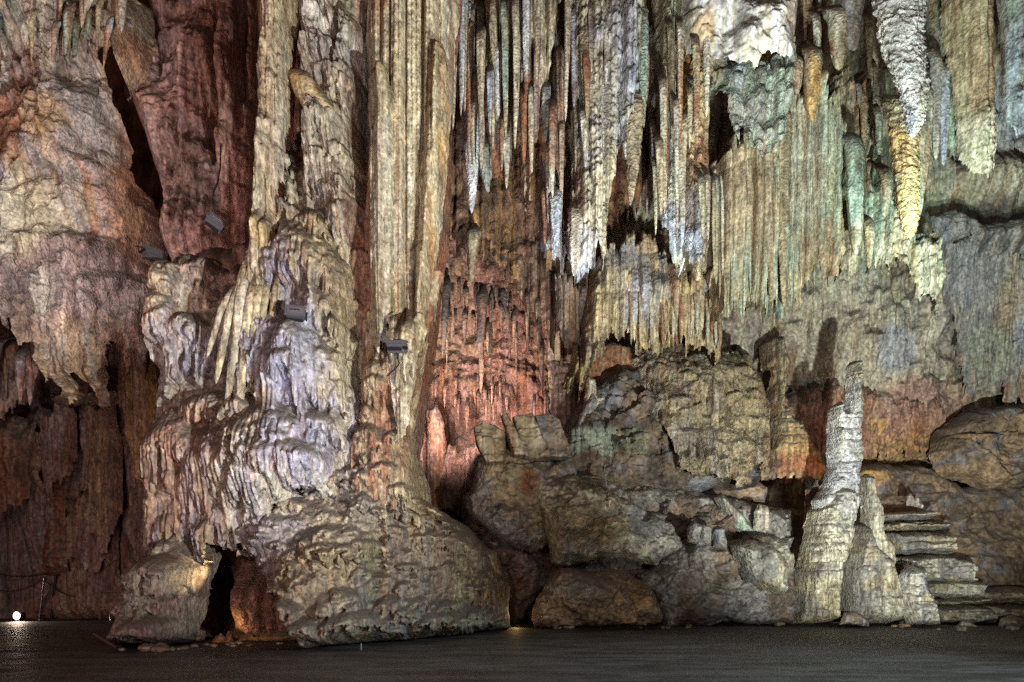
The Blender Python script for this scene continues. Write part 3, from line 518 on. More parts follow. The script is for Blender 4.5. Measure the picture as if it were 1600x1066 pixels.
# bright roof bulge
relief('roof_bulge', [(1040,-90),(1266,-90),(1264,30),(1240,75),(1214,90),(1194,88),(1172,110),(1150,108),(1136,96),(1118,98),(1100,82),(1078,70),(1056,20)], 16.0, R=.5, back=1.4, bumps=[(1110,20,40,40,.3),(1165,80,22,30,.4),(1215,40,30,30,.3),(1140,50,14,25,-.25)],
       tex=[('rock',.35,1.0),('pop',.14,.35),('rock',.06,.2)], col=dict(base=('white','pale','cream'), patch=[(1098,60,16,30,'ochre',.6),(1200,10,30,14,'tan',.5),(1240,30,20,30,'ochre',.4)]), seed=95, g=.022, mat='soft', fringe=.1, fringe_w=.14, label='brilliantly lit whitish bulge of the roof near the top right of centre', cat='rock formation')
relief('hanging_shelf', [(1075,60),(1250,50),(1262,120),(1220,200),(1175,240),(1150,215),(1140,180),(1120,150),(1100,200),(1088,120)], 17.6, R=.4, back=1.2, tex=[('rock',.3,.7),('flute',.2,.25),('pop',.1,.2)], fringe=.6, fringe_w=.25,
       col=dict(base=('mint','buff','grey'), patch=[(1150,130,50,30,'green',.5),(1152,120,12,40,'blue',.5),(1110,110,20,30,'ochre',.4)]), seed=96, g=.025, mat='rough', label='greenish ragged rock with dripping points beneath the white roof bulge', cat='rock formation')
# ---------------------------------------------------------------- organ pipe curtains, right
OPC = relief('organ_pipe_curtain', [(1110,250),(1150,225),(1196,165),(1215,148),(1265,146),(1275,160),(1300,150),(1310,240),(1312,420),(1290,450),(1268,430),(1235,480),(1200,490),(1160,480),(1120,500),(1112,400)], 18.6, R=.3, back=1.2, tilt=(-.1,-.05),
       tex=[('flute',.34,.20,40),('flute',.12,.075,30),('flute',.2,.6,20),('rock',.05,.4),('strata',.08,1.3)], bumps=[(1255,170,16,12,.2),(1160,350,50,90,.3)],
       col=dict(base=('cream','mint','buff'), patch=[(1240,260,40,110,'pale',.55),(1150,350,60,100,'tan',.4),(1255,150,30,8,'dark',.8),(1270,220,30,70,'mint',.5)]), seed=100, g=.022, fringe=.55, fringe_w=.14, mat='smooth', label='wide organ pipe curtain of long parallel flutes in the right half', cat='curtain')
relief('organ_pipe_curtain', [(1290,120),(1330,110),(1370,160),(1385,250),(1400,330),(1440,360),(1470,370),(1475,420),(1465,470),(1430,460),(1400,420),(1360,410),(1320,420),(1300,400),(1292,250)], 18.9, R=.35, back=1.2, tilt=(-.1,-.05),
       tex=[('flute',.34,.24,30),('flute',.12,.09,20),('pop',.10,.16),('rock',.12,.5)],
       col=dict(base=('buff','mint','pale'), patch=[(1330,110,60,30,'cream',.6),(1330,160,12,50,'rust',.8),(1375,320,20,70,'green',.4)]), seed=101, g=.022, fringe=.55, fringe_w=.14, label='greenish buff knobbly curtain between the organ pipes and the white stalactite', cat='curtain')
for k, (x, y0, y1, w, c, lab) in enumerate([(1225,150,480,17,'buff','long thin flute standing proud near the middle of the organ pipe curtain'),(1205,180,470,13,'tan','slim tan pipe left of middle in the organ pipe curtain'),(1290,150,440,24,'buff','thick buff pipe with a tapered foot right of the organ pipe curtain'),
        (1335,200,400,26,'mint','pale green lobed spike between the curtain and the white stalactite'),(1358,330,420,16,'buff','stubby buff spike low beside the greenish curtain'),(1438,120,340,32,'mint','broad greenish grey spike just right of the white stalactite'),(1385,250,340,18,'tan','dull spike against a dark gap left of the yellow tip'),
        (1460,60,250,16,'grey','grey ribbed spike right of the white stalactite'),(1475,80,260,14,'violet','violet grey ribbed spike left of the smooth brown column'),(1310,0,110,30,'pale','rough whitish lobe at the top between bulge and white stalactite'),(1272,60,190,26,'ochre','ochre topped stalactite under the right end of the white bulge'),
        (1245,80,150,20,'tan','tan stalactite at the top left corner of the organ pipes'),(1300,0,90,16,'rust','dark rust stalactite left of the rough whitish lobe'),(1336,-60,80,36,'slate','dark slate knotted stalactite left of the white one at the frame top'),(1405,300,330,10,'green','short green stub beside the yellow tip')]):
    spike('stalactite', (x,y0-20), (x+((k*7)%5-2),y1), w*1.3, 17.9 if k < 3 else 17.6, seed=1000+k, col=dict(base=(c,'buff','pale' if k%2 else 'mint')), flute=.22, lump=.18, taper=.45, blunt=.25, nseg=18, step=.05, nf=5, label=lab)
rng = random.Random(31)
for k in range(46):
    x = 1118+k*4.1+rng.uniform(-1.5,1.5); top = 250-(x-1110)*.9 if x < 1215 else 165; y1 = rng.uniform(430, 500) if x < 1240 else rng.uniform(400,450)
    if k % 2 and rng.random() < .5: top += rng.uniform(40,160)
    spike('pipe', (x,top), (x+rng.uniform(-2,2),y1), rng.uniform(5,9), rng.uniform(18.05,18.3), seed=1100+k, nseg=9, step=.12, taper=.3, blunt=.4, flute=.05, mat='smooth', col=dict(base=(('cream','mint','buff','pale')[k%4],'buff','cream')),
          parent=OPC)
spike('stalactite', (1402,-70), (1424,215), 80, 15.6, grain=.22, sink=0, seed=110, col=dict(base=('white','violet','pale'), patch=[(1405,20,40,160,'white',.8)]), flute=.12, lump=.12, taper=.62, nseg=44, step=.022, mat='rough', nf=9, blunt=.12, label='big bristling white stalactite at the top right')
spike('stalactite', (1405,120), (1417,372), 46, 15.9, grain=.22, seed=111, col=dict(base=('buff','yellow','ochre'), patch=[(1415,330,30,60,'yellow',.9),(1410,170,30,60,'mint',.5)]), flute=.1, lump=.12, taper=.4, nseg=36, step=.022, mat='rough', blunt=.35, label='warty yellow tipped stalactite directly below the white one')
relief('column', [(1490,-110),(1568,-110),(1574,60),(1576,160),(1574,235),(1560,262),(1545,268),(1528,250),(1516,215),(1508,130),(1498,40)], 17.0, R=.5, back=1.0, tex=[('flute',.10,.2,40),('flute',.035,.06,30),('rock',.06,.5),('pop',.06,.08,(1545,220,50,60))], fringe=.3, fringe_w=.14, g=.022, seed=112, col=dict(base=('tan','buff','cream'), gk=.25, patch=[(1545,220,50,60,'pale',.6)]), mat='smooth', label='broad smooth tan column hanging at the upper right corner', cat='stalactite')
relief('stone_curtain', [(1440,-90),(1500,-90),(1496,60),(1500,180),(1512,250),(1480,250),(1462,215),(1448,120)], 18.2, R=.3, tex=[('flute',.2,.17,30),('flute',.08,.07,20),('strata',.1,.9)], col=dict(base=('green','mint','grey')), seed=113, g=.025, fringe=.5, label='green ribbed curtain between white stalactite and tan column', cat='curtain')
relief('stone_curtain', [(1570,-90),(1760,-90),(1760,330),(1640,300),(1600,230),(1575,180),(1572,60)], 18.4, R=.4, tex=[('rock',.3,.8),('flute',.2,.3),('flute',.08,.1)], col=dict(base=('mint','tan','blue')), seed=114, g=.03, fringe=.7, fringe_w=.3, label='blue green hanging rock at the right frame edge', cat='rock formation')
relief('flowstone_ledge', [(1462,330),(1500,318),(1545,345),(1600,335),(1760,330),(1760,395),(1600,390),(1550,392),(1510,365),(1475,380)], 21.2, R=.4, tex=[('rock',.3,.7),('ridge',.2,.5)], col=dict(base=('slate','grey','soot_shade')), seed=115, g=.03, label='dark blue grey ledge of rock on the right wall', cat='rock ledge', mat='rough')
relief('stone_curtain', [(1464,392),(1500,380),(1600,385),(1760,380),(1760,640),(1640,625),(1560,610),(1510,600),(1490,540),(1472,470)], 22.2, R=.3, back=.7, tilt=(0,-.2), tex=[('flute',.24,.30,24),('flute',.10,.11,18),('flute',.04,.05),('rock',.15,.8),('ridge',.08,.3)],
       col=dict(base=('grey','slate','buff'), gk=.2, patch=[(1500,420,40,70,'slate',.8),(1590,520,16,60,'blue',.7),(1560,480,20,80,'tan',.5),(1540,560,50,50,'mint',.5)]), seed=116, g=.026, fringe=.5, fringe_w=.2, label='dim grey ribbed curtain under the dark blue grey ledge at the right', cat='curtain')
# ---------------------------------------------------------------- middle: curtains above the shelf
BFC = relief('stone_curtain', [(930,400),(960,380),(1000,345),(1030,360),(1060,420),(1110,440),(1130,500),(1135,545),(1100,560),(1060,545),(1020,550),(960,530),(930,560),(905,600),(880,590),(905,520)], 19.6, R=.35, back=1.3,
       tex=[('flute',.26,.22,30),('flute',.1,.08,20),('rock',.12,.5),('strata',.12,.9)], bumps=[(1030,470,60,50,.3)], col=dict(base=('buff','grey','yellow'), patch=[(970,410,40,30,'slate',.8),(1010,390,30,25,'tan',.7),(1064,440,14,30,'yellow',.8),(990,480,20,40,'violet',.5),(1045,440,8,60,'rust',.8),(1080,440,8,40,'rust',.8),(1110,480,20,50,'blue',.4)]), seed=120, g=.024, fringe=.5, fringe_w=.13, label='buff fluted curtain wall below the central hanging cluster', cat='curtain')
rng = random.Random(77)
for k in range(24):
    x = 985+k*6+rng.uniform(-2,2)
    spike('pipe', (x,420+rng.uniform(-8,12)), (x+rng.uniform(-1,3),rng.uniform(515,545)), rng.uniform(6,10), rng.uniform(19.0,19.2), seed=1300+k, nseg=9, step=.12, taper=.3, blunt=.4, mat='smooth', col=dict(base=(('buff','cream','tan')[k%3],'rust','pale')),
          parent=BFC)
relief('flowstone_hump', [(978,540),(1010,515),(1060,510),(1110,505),(1160,520),(1196,555),(1212,620),(1204,690),(1190,735),(1150,750),(1100,742),(1050,738),(1036,700),(1018,670),(1002,648),(990,610)], 20.8, R=.35, back=1.2, tilt=(.05,.30),
       tex=[('rock',.2,.8),('lobes',.6,[(1020,545,110,90,.6),(1120,535,170,150,1),(1045,585,90,130,.9),(1170,600,80,130,.8),(1090,650,130,90,1),(1140,670,110,90,.9),(1040,625,60,130,.9)]),('casc',.15,.25,.4,.7),('ridge',.14,.6),('flute',.07,.12),('rock',.06,.2)],
       bumps=[(1090,600,60,60,.3)], col=dict(base=('buff','tan','grey'), patch=[(1100,540,60,14,'soot_shade',.7),(1060,700,60,40,'slate',.5),(1130,600,60,50,'buff',.5)]), seed=121, g=.024, fringe=.4, fringe_w=.3, mat='rough', label='big rounded hump of draped buff flowstone in the middle', cat='rock formation')
relief('stalagmite', [(1204,690),(1210,660),(1208,620),(1214,590),(1212,570),(1206,560),(1207,520),(1222,508),(1240,515),(1244,560),(1238,575),(1232,600),(1234,630),(1252,650),(1285,700),(1296,748),(1186,748),(1196,700)], 21.6, R=.3, back=.9, tilt=(0,.2), fringe=.15, fringe_w=.1,
       tex=[('strata',.10,.22,(1225,640,60,70)),('flute',.12,.12,(1225,560,40,60)),('rock',.1,.4),('flute',.1,.16)], col=dict(base=('buff','grey','tan'), patch=[(1230,710,70,40,'ochre',.4),(1240,730,60,20,'rust',.7)]), seed=122, g=.022, label='column with a capped top and ringed foot left of the red brown shadow', cat='column')
relief('rock_slope', [(865,700),(890,640),(920,595),(970,560),(1010,560),(1040,620),(1060,690),(1200,700),(1200,760),(1000,775),(940,770),(900,760),(860,730)], 20.4, R=.5, back=1.5, tex=[('rock',.3,1.),('frac',.5,.9),('frac',.18,.35),('ridge',.2,.6),('flute',.18,.2,(940,690,70,30))], col=dict(base=('earth','slate','soot_shade'), patch=[(930,690,50,25,'mint',.6),(985,690,30,25,'green',.4)]), seed=123, g=.03, mat='dusty', label='dark sooty slope of rock left of the draped hump', cat='rock formation')
relief('stalagmite', [(914,600),(920,584),(930,590),(934,612),(948,622),(930,636),(912,640)], 20.3, R=.15, tex=[('rock',.08,.3)], col=dict(base=('grey','pale','rust')), seed=124, g=.02, label='small stub standing in the rusty hollow of the middle wall', cat='stalagmite')
relief('stalagmite', [(905,650),(925,612),(935,625),(915,665),(900,680)], 20.2, R=.12, tex=[('rock',.08,.2)], col=dict(base=('grey','slate','pale')), seed=125, g=.02, label='leaning grey spur on the sooty slope', cat='stalagmite')
relief('rust_hollow', [(900,570),(920,540),(950,530),(985,540),(990,570),(975,600),(930,610),(905,620)], 21.2, R=0.2, tex=[('rock',.3,.6)], col=dict(base=('rust','brown','tan')), seed=126, g=.03, label='rusty red rock set back behind the buff curtain wall', cat='rock formation')
# wall foot, orange flowstone band
relief('flowstone_band', [(1210,610),(1300,585),(1400,600),(1480,600),(1492,650),(1472,692),(1430,708),(1360,712),(1310,735),(1250,750),(1185,745),(1195,680)], 23.2, R=.8, back=1.1, tilt=(0,-.17), tex=[('flute',.16,.26),('flute',.08,.09),('rock',.22,.7),('ridge',.1,.4)], bumps=[(1275,680,25,70,-.5),(1420,650,40,30,.2)],
       col=dict(base=('tan','rose','rust'), patch=[(1400,695,70,16,'ochre',.4),(1240,700,60,50,'rust',.8),(1430,640,60,30,'rose',.6),(1260,620,40,40,'brown',.6)]), seed=127, g=.024, fringe=.3, fringe_w=.12, label='rose and orange fluted band along the foot of the pale right wall', cat='rock formation')
relief('overhang_boulder', [(1480,700),(1500,660),(1545,628),(1600,620),(1760,610),(1760,740),(1600,760),(1560,765),(1525,745),(1495,740)], 21.6, R=.45, back=1.2, tilt=(0,.2), tex=[('rock',.35,1.),('frac',.35,.9),('frac',.12,.3),('pop',.05,.2)], col=dict(base=('earth','tan','slate')), seed=128, g=.028, mat='dusty', label='brown rounded overhang at the right edge above the strata', cat='boulder')
relief('rock_slope', [(1340,720),(1400,708),(1480,712),(1540,750),(1760,740),(1760,985),(1560,985),(1400,985),(1350,900)], 21.6, R=.4, back=1.5, tilt=(-.12,.25), tex=[('rock',.35,1.5),('frac',.3,.9),('frac',.10,.3),('ridge',.15,.6),('rock',.06,.2)], col=dict(base=('earth','tan','slate'), patch=[(1385,738,40,16,'ochre',.7)]), seed=129, g=.035, mat='dusty', label='long dark slope of rock falling to the right behind the slabs', cat='rock formation')
relief('stalagmite', [(1418,790),(1420,775),(1426,770),(1432,780),(1438,775),(1446,790),(1446,795)], 20.4, R=.08, tex=[('rock',.05,.1)], col=dict(base=('grey','tan','slate')), seed=130, g=.015, label='tiny grey stubs on the slope above the stacked slabs', cat='stalagmite')
# stacked slabs
for k, (x0, x1, y0, y1, D, lab) in enumerate([(1388,1470,796,812,20.3,'topmost long slab of the stack behind the tall stalagmite'),(1395,1480,814,826,20.1,'second slab from the top, thin and short'),(1400,1492,812,830,20.35,'rounded slab jutting right near the top of the stack'),(1404,1500,830,866,19.9,'rough knotty block in the middle of the slab stack'),
        (1412,1530,868,912,19.7,'thickest pale slab with a shadowed upper edge'),(1440,1545,905,935,19.55,'stepped block under the thickest slab'),(1470,1560,934,946,19.5,'thin slab above the lowest course'),(1470,1562,948,975,19.4,'lowest broad slab resting on the floor'),(1535,1630,918,944,19.9,'slab at the right end of the stack'),(1560,1660,945,975,19.6,'low slab by the right frame edge')]):
    w = x1-x0; h = y1-y0
    relief('rock_slab', [(x0,y0+2),(x0+w*.5,y0),(x1-6,y0+1),(x1,y0+h*.3),(x1-2,y1),(x0,y1)], D, R=.16, back=.9, edge=.07, tex=[('rock',.12,.6),('strata',.10,.16),('frac',.16,.4),('ridge',.08,.3),('flute',.05,.09)], col=dict(base=('pale','grey','buff')), seed=131+k, g=.02, mat='dusty', label=lab, cat='slab')
# tall stalagmite group
SG = empty('stalagmite', at(1340, 975, 19.6), 'tall slender grey white stalagmite with a broad ribbed base on the right', 'stalagmite')
relief('shaft', [(1330,570),(1334,560),(1348,558),(1354,568),(1353,600),(1349,620),(1352,650),(1350,690),(1354,716),(1346,742),(1350,780),(1345,800),(1280,810),(1275,780),(1290,760),(1300,730),(1296,700),(1300,650),(1305,630),(1318,624),(1324,640),(1330,610)], 19.0, R=.22, back=.45,
       tex=[('strata',.14,.26),('pop',.10,.16),('rock',.1,.3)], col=dict(base=('white','grey','pale'), patch=[(1342,580,14,20,'cream',.8),(1325,740,40,30,'violet',.5)]), seed=145, g=.017, parent=SG, mat='rough')
relief('ribbed_base', [(1276,800),(1290,770),(1310,745),(1345,760),(1350,800),(1346,830),(1335,860),(1318,900),(1316,976),(1250,976),(1252,930),(1262,870)], 18.9, R=.35, back=.8,
       tex=[('lobes',.25,[(1310,760,80,70,1),(1300,800,80,90,1),(1290,850,70,120,1),(1280,900,60,90,.9)]),('flute',.12,.12,(1280,920,60,70)),('strata',.06,.22),('rock',.08,.3),('pop',.05,.12)], col=dict(base=('pale','cream','grey'), gk=.25, vert=0, patch=[(1320,780,30,40,'violet',.5)]), seed=146, g=.018, parent=SG)
relief('spire', [(1355,742),(1362,736),(1374,740),(1376,770),(1384,790),(1388,830),(1404,850),(1406,900),(1378,905),(1360,860),(1352,800)], 19.1, R=.22, back=.5, tex=[('strata',.06,.3),('flute',.06,.12),('rock',.08,.3)], col=dict(base=('pale','grey','buff'), vert=0), seed=147, g=.018, parent=SG)
relief('ribbed_base', [(1318,900),(1330,850),(1346,818),(1362,816),(1376,850),(1400,870),(1412,910),(1432,970),(1400,976),(1318,976)], 18.7, R=.35, back=.9, tex=[('flute',.2,.34),('strata',.06,.24),('pop',.07,.16),('rock',.1,.35)], bumps=[(1345,900,16,60,.2),(1320,920,5,50,-.4)], col=dict(base=('pale','grey','buff'), gk=.25, vert=0), seed=148, g=.018, parent=SG)
relief('red_backing', [(1262,765),(1285,758),(1282,800),(1270,860),(1260,840)], 19.8, R=.2, tex=[('rock',.1,.3)], col=dict(base=('rust','brown','mauve')), seed=149, g=.025, parent=SG)
relief('stalagmite', [(1420,895),(1432,885),(1452,886),(1458,920),(1470,945),(1472,978),(1425,978),(1410,930)], 18.3, R=.22, back=.5, tex=[('strata',.10,.2),('pop',.09,.14),('rock',.06,.2)], col=dict(base=('pale','white','grey'), patch=[(1445,935,14,14,'cream',.9)]), seed=150, g=.016, label='short squat pale stalagmite right of the tall one', cat='stalagmite')
relief('boulder', [(1318,978),(1326,958),(1345,955),(1360,965),(1362,979)], 18.2, R=.2, tex=[('rock',.06,.3)], col=dict(base=('buff','grey','tan')), seed=151, g=.018, label='small rounded knob of rock at the foot of the tall stalagmite', cat='boulder')
relief('boulder', [(1566,984),(1572,966),(1590,962),(1625,972),(1650,984)], 18.6, R=.2, tex=[('rock',.08,.3)], col=dict(base=('grey','slate','pale')), seed=152, g=.02, label='pale loose stone on the floor at the right frame edge', cat='boulder', mat='dusty')
relief('boulder', [(1500,980),(1508,970),(1525,972),(1532,980)], 18.8, R=.12, tex=[('rock',.05,.2)], col=dict(base=('pale','grey','tan')), seed=153, g=.015, label='little pale stone lying in front of the lowest slab', cat='boulder')
# dark shelf in the middle
relief('shelf_slab', [(985,770),(1010,766),(1160,770),(1165,795),(1130,800),(1040,800),(1000,790)], 20.6, R=.2, back=1.8, tex=[('rock',.12,.8),('frac',.15,.5),('ridge',.08,.3)], col=dict(base=('slate','grey','tan')), seed=160, g=.026, mat='dusty', label='long flat slab lying across the dark shelf in the middle', cat='slab')
relief('fallen_column', [(1118,775),(1132,768),(1165,800),(1185,835),(1175,842),(1150,825)], 20.0, R=.18, back=.4, tex=[('flute',.06,.12),('rock',.06,.3)], col=dict(base=('mint','buff','grey')), seed=161, g=.02, label='broken pale shaft leaning on the shelf', cat='broken column')
relief('stalagmite', [(1180,800),(1186,788),(1200,790),(1208,810),(1206,835),(1180,832)], 19.9, R=.16, tex=[('strata',.06,.2),('rock',.05,.2)], col=dict(base=('pale','grey','buff')), seed=162, g=.018, label='stubby pale stump on the right end of the dark shelf', cat='stalagmite')
relief('boulder', [(1060,750),(1090,738),(1180,745),(1205,760),(1200,785),(1100,775)], 21.3, R=.3, tex=[('rock',.2,.6)], col=dict(base=('earth','tan','slate')), seed=163, g=.03, mat='dusty', label='long dark block at the back of the shelf', cat='boulder')
# boulders
def boulder(poly, D, seed, col, label, bumps=(), R=.4, tex=None, cat='boulder', g=.024, tilt=(0,0), name='boulder', mat='dusty'):
    return relief(name, poly, D, R=R, back=R*1.8, tex=tex or [('rock',.35,1.3),('frac',.42,.9),('frac',.20,.38),('ridge',.16,.5),('frac',.06,.13),('rock',.10,.2)], bumps=bumps, col=col, seed=seed, g=g, mat=mat, label=label, cat=cat, tilt=tilt, edge=.12)
relief('boulder', [(715,760),(740,700),(850,690),(960,735),(1100,760),(1260,790),(1262,985),(800,985),(770,900),(720,830)], 20.3, R=.6, back=1.5, tex=[('rock',.6,1.6),('ridge',.3,.8),('frac',.6,.8),('frac',.2,.3),('rock',.14,.3)], col=dict(base=('earth','grey','mauve')), seed=169, g=.03, mat='dusty', label='dark jumbled rock mass filling the gaps behind the boulder heap', cat='rock mass')
boulder([(742,745),(738,715),(760,685),(800,672),(860,675),(895,705),(905,735),(890,790),(870,840),(830,865),(780,850),(735,810),(722,775)], 18.8, 170, dict(base=('buff','grey','tan'), patch=[(800,720,60,40,'buff',.7),(740,800,30,40,'mauve',.6),(825,755,18,25,'rust',.8)]), 'large buff boulder carrying the broken column pieces', bumps=[(800,730,60,50,.5),(790,820,50,30,.4)], tex=[('rock',.35,1.1),('ridge',.14,.6,(780,810,70,60)),('frac',.25,.6),('frac',.10,.28),('rock',.07,.25),('frac',.3,.5,(790,830,70,40))])
for k, (poly, D, lab) in enumerate([([(738,664),(752,656),(772,660),(792,672),(788,722),(758,724),(744,694)],17.9,'triangular broken slab standing at the left end of the broken pieces'),([(781,645),(792,640),(818,690),(824,712),(802,712)],17.8,'thin leaning broken shaft between the triangular slab and the thick one'),
        ([(800,648),(834,641),(842,662),(862,706),(860,716),(818,716)],17.9,'thick tilted column drum with a flat pale face'),([(834,646),(862,640),(876,652),(892,700),(886,716),(850,716)],18.1,'rough grey drum at the right of the broken column pieces')]):
    relief('broken_column', poly, D, R=.05, back=.5, edge=.02, tilt=(.15,.25), tex=[('rock',.05,.5),('frac',.12,.35),('ridge',.05,.2)], col=dict(base=('buff','tan','pale') if k < 3 else ('grey','slate','tan')), seed=175+k, g=.018, mat='soft', label=lab, cat='broken column')
boulder([(838,750),(860,742),(905,738),(950,760),(1010,790),(1060,815),(1075,850),(1030,880),(960,870),(900,885),(862,880),(850,830),(845,790)], 18.4, 171, dict(base=('buff','grey','pale'), patch=[(850,770,20,30,'pale',.6),(940,830,40,30,'ochre',.4),(1010,820,40,30,'slate',.5)]), 'long fractured grey boulder in the middle of the heap', bumps=[(920,800,60,40,.5)], tilt=(.1,0))
boulder([(830,972),(845,930),(880,885),(930,890),(990,895),(1025,920),(1045,968),(1040,978),(940,982),(835,980)], 17.6, 172, dict(base=('grey','tan','pale'), patch=[(900,920,50,20,'mint',.4),(1000,930,20,20,'ochre',.4)]), 'light grey boulder lying lowest in the heap on the floor edge', bumps=[(930,930,60,30,.4)])
boulder([(1000,900),(1030,880),(1060,850),(1110,830),(1150,845),(1200,830),(1240,840),(1250,880),(1248,972),(1040,978),(1030,940)], 19.0, 173, dict(base=('earth','grey','slate'), patch=[(1200,870,50,50,'pale',.6),(1140,860,40,30,'tan',.5)]), 'broad dark mound between the light boulder and the tall stalagmite', tilt=(-.05,.25), bumps=[(1200,870,40,40,.4),(1120,870,60,30,.3)])
boulder([(752,850),(800,845),(850,880),(840,930),(820,970),(800,975),(795,930),(770,890)], 19.4, 174, dict(base=('mauve','brown','rust')), 'dark reddish rubble wedged between pillar skirt and boulders')
boulder([(985,800),(1040,795),(1120,800),(1130,850),(1100,870),(1040,850)], 19.8, 176, dict(base=('grey','earth','slate')), 'dark angular block under the shelf slab')
boulder([(1145,850),(1180,836),(1215,845),(1240,880),(1235,930),(1205,925),(1170,900)], 18.3, 177, dict(base=('pale','grey','buff')), 'pale ribbed lump at the right end of the boulder heap', tex=[('flute',.15,.3),('rock',.15,.4),('pop',.08,.15)], R=.4)
for k, (x, y, w, h) in enumerate([(1088,830,20,34),(1106,832,22,40),(1130,838,22,36)]):
    boulder([(x-w/2,y+h/2),(x-w/2,y-h/4),(x,y-h/2),(x+w/2,y-h/4),(x+w/2,y+h/2)], 18.5, 180+k, dict(base=('grey','blue','buff')), ['leftmost of the three pale knobs on the mound','middle one of the three pale knobs on the mound','rightmost of the three pale knobs on the mound'][k], R=.15, tex=[('rock',.08,.3),('strata',.05,.15)], g=.018, cat='stalagmite', name='stalagmite')
relief('fallen_column', [(688,842),(705,828),(740,842),(775,862),(785,900),(765,905),(730,872)], 17.4, R=.25, back=.5, tex=[('rock',.06,.4),('flute',.05,.15)], col=dict(base=('cream','yellow','buff')), seed=184, g=.02, label='yellowish fallen shaft behind the skirt of the great pillar', cat='broken column')
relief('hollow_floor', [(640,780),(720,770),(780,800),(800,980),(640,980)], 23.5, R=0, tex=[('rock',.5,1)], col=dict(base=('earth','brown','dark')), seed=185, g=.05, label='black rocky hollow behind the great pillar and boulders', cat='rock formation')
# left side stalactites hanging into the recess
rng = random.Random(5)
for k in range(22):
    x = rng.uniform(-20, 225); y = rng.uniform(440, 520); l = rng.uniform(60, 140)
    spike('stalactite', (x,y), (x+rng.uniform(-4,4),y+l), rng.uniform(10,26), rng.uniform(18.3,19.6), seed=1400+k, nseg=12, step=.1, taper=.6, col=dict(base=(('mauve','tan','brown')[k%3],'brown','rust')),
          label='brown stalactite hanging into the dark left recess', group='brown stalactites of the left recess')
rng = random.Random(15)
for k in range(26):
    x = rng.uniform(-10, 200); y = rng.uniform(-60, 10); l = rng.uniform(60, 130)
    spike('stalactite', (x,y), (x-rng.uniform(0,14),y+l), rng.uniform(9,22), rng.uniform(15.2,15.6), seed=1440+k, nseg=12, step=.08, taper=.6, col=dict(base=(('pale','cream','mint','buff','green','violet')[k%6],'tan','rust')),
          label='pale or greenish stalactite in the bunch above the left bulge', group='stalactites above the left bulge')
rng = random.Random(25)
for k in range(20):
    x = rng.uniform(700, 1110); y = rng.uniform(-80, -10); l = rng.uniform(90, 260)
    spike('stalactite', (x,y), (x+rng.uniform(-3,3),y+l), rng.uniform(6,13), rng.uniform(15.9,17.4), seed=1480+k, nseg=10, step=.1, taper=.45, blunt=.2, col=dict(base=(('pale','cream','mint','pale','mauve')[k%5],'buff','cream')),
          label='slender stalactite among the central hanging curtains', group='slender stalactites between the central curtains')
rng = random.Random(51)
for k in range(64):
    x = 712+k*6.3+rng.uniform(-5,5); lim = 300 if x < 840 else 395 if x < 950 else 240 if x < 1015 else 410
    y1 = rng.uniform(.35, 1.)*lim; y = max(-80, y1-rng.uniform(120, 280))
    spike('stalactite', (x,y), (x-rng.uniform(-2,4),y1), rng.uniform(8,17), rng.uniform(15.4,16.1), seed=1600+k, nseg=14, step=.06, taper=.5, blunt=.15, flute=.32, lump=.09, nf=3, mat='rock', col=dict(base=(('pale','blue','cream','white','rust','mint','mauve')[k%7],('buff','pale','rust')[k%3],'cream')),
          label='thin jagged blade among the pale hanging curtains at the top centre', group='thin jagged blades of the central curtains')
rng = random.Random(26)
for k in range(26):
    x = rng.uniform(1250, 1500); y = rng.uniform(-60, 140); l = rng.uniform(60, 200)
    spike('stalactite', (x,y), (x+rng.uniform(-3,3),y+l), rng.uniform(8,18), rng.uniform(18.0,18.5), seed=1520+k, nseg=10, step=.1, taper=.5, blunt=.2, col=dict(base=(('mint','buff','pale','green','grey')[k%5],'tan','buff')),
          label='greenish buff stalactite around the white one at top right', group='stalactites around the white one')
def stone(px, py, sz, k, label, group):
    p = Vector(at(*fl(px, py))); n, m_ = 14, 9
    th = np.linspace(0, 2*math.pi, n, endpoint=False)[None,:]; ph = np.linspace(.02, math.pi-.02, m_)[:,None]
    x, y, z = np.sin(ph)*np.cos(th), np.sin(ph)*np.sin(th), np.cos(ph)+0*th
    r = sz*(1+.5*(fbm(x*1.4+k, y*1.4+z*1.7, k, 3)-.5)*2)
    X, Y, Z = p.x+x*r*1.2, p.y+y*r, z*r*.6+sz*.35
    i = np.arange(m_-1)[:,None]*n; j = np.arange(n)[None,:]; j2 = (j+1)%n
    Fc = np.stack([(i+j).ravel(),(i+n+j).ravel(),(i+n+j2).ravel(),(i+j2).ravel()],1)
    cols = colour(X, Z, dict(base=(('grey','tan','buff')[k%3],'earth','grey')), k, 18.).reshape(-1,3)
    tag(link('loose_stone', np.stack([X.ravel(),Y.ravel(),Z.ravel()],1), Fc, 'dusty', cols, origin=(p.x,p.y,0)), label, 'stone', group)
rng = random.Random(8)
base_line = [(190,1014),(250,1016),(310,1010),(420,1006),(500,1008),(640,994),(780,978),(850,980),(1040,980),(1240,974),(1420,980),(1600,986)]
for k in range(60):
    q = rng.uniform(0, len(base_line)-1.001); i = int(q); f_ = q-i
    px = base_line[i][0]*(1-f_)+base_line[i+1][0]*f_; py = base_line[i][1]*(1-f_)+base_line[i+1][1]*f_+rng.uniform(-1,3)
    stone(px, py, rng.choice([.04,.05,.07,.06,.12]), 200+k, 'little stone lying where the rock meets the cave floor', 'little stones at the foot of the rocks')
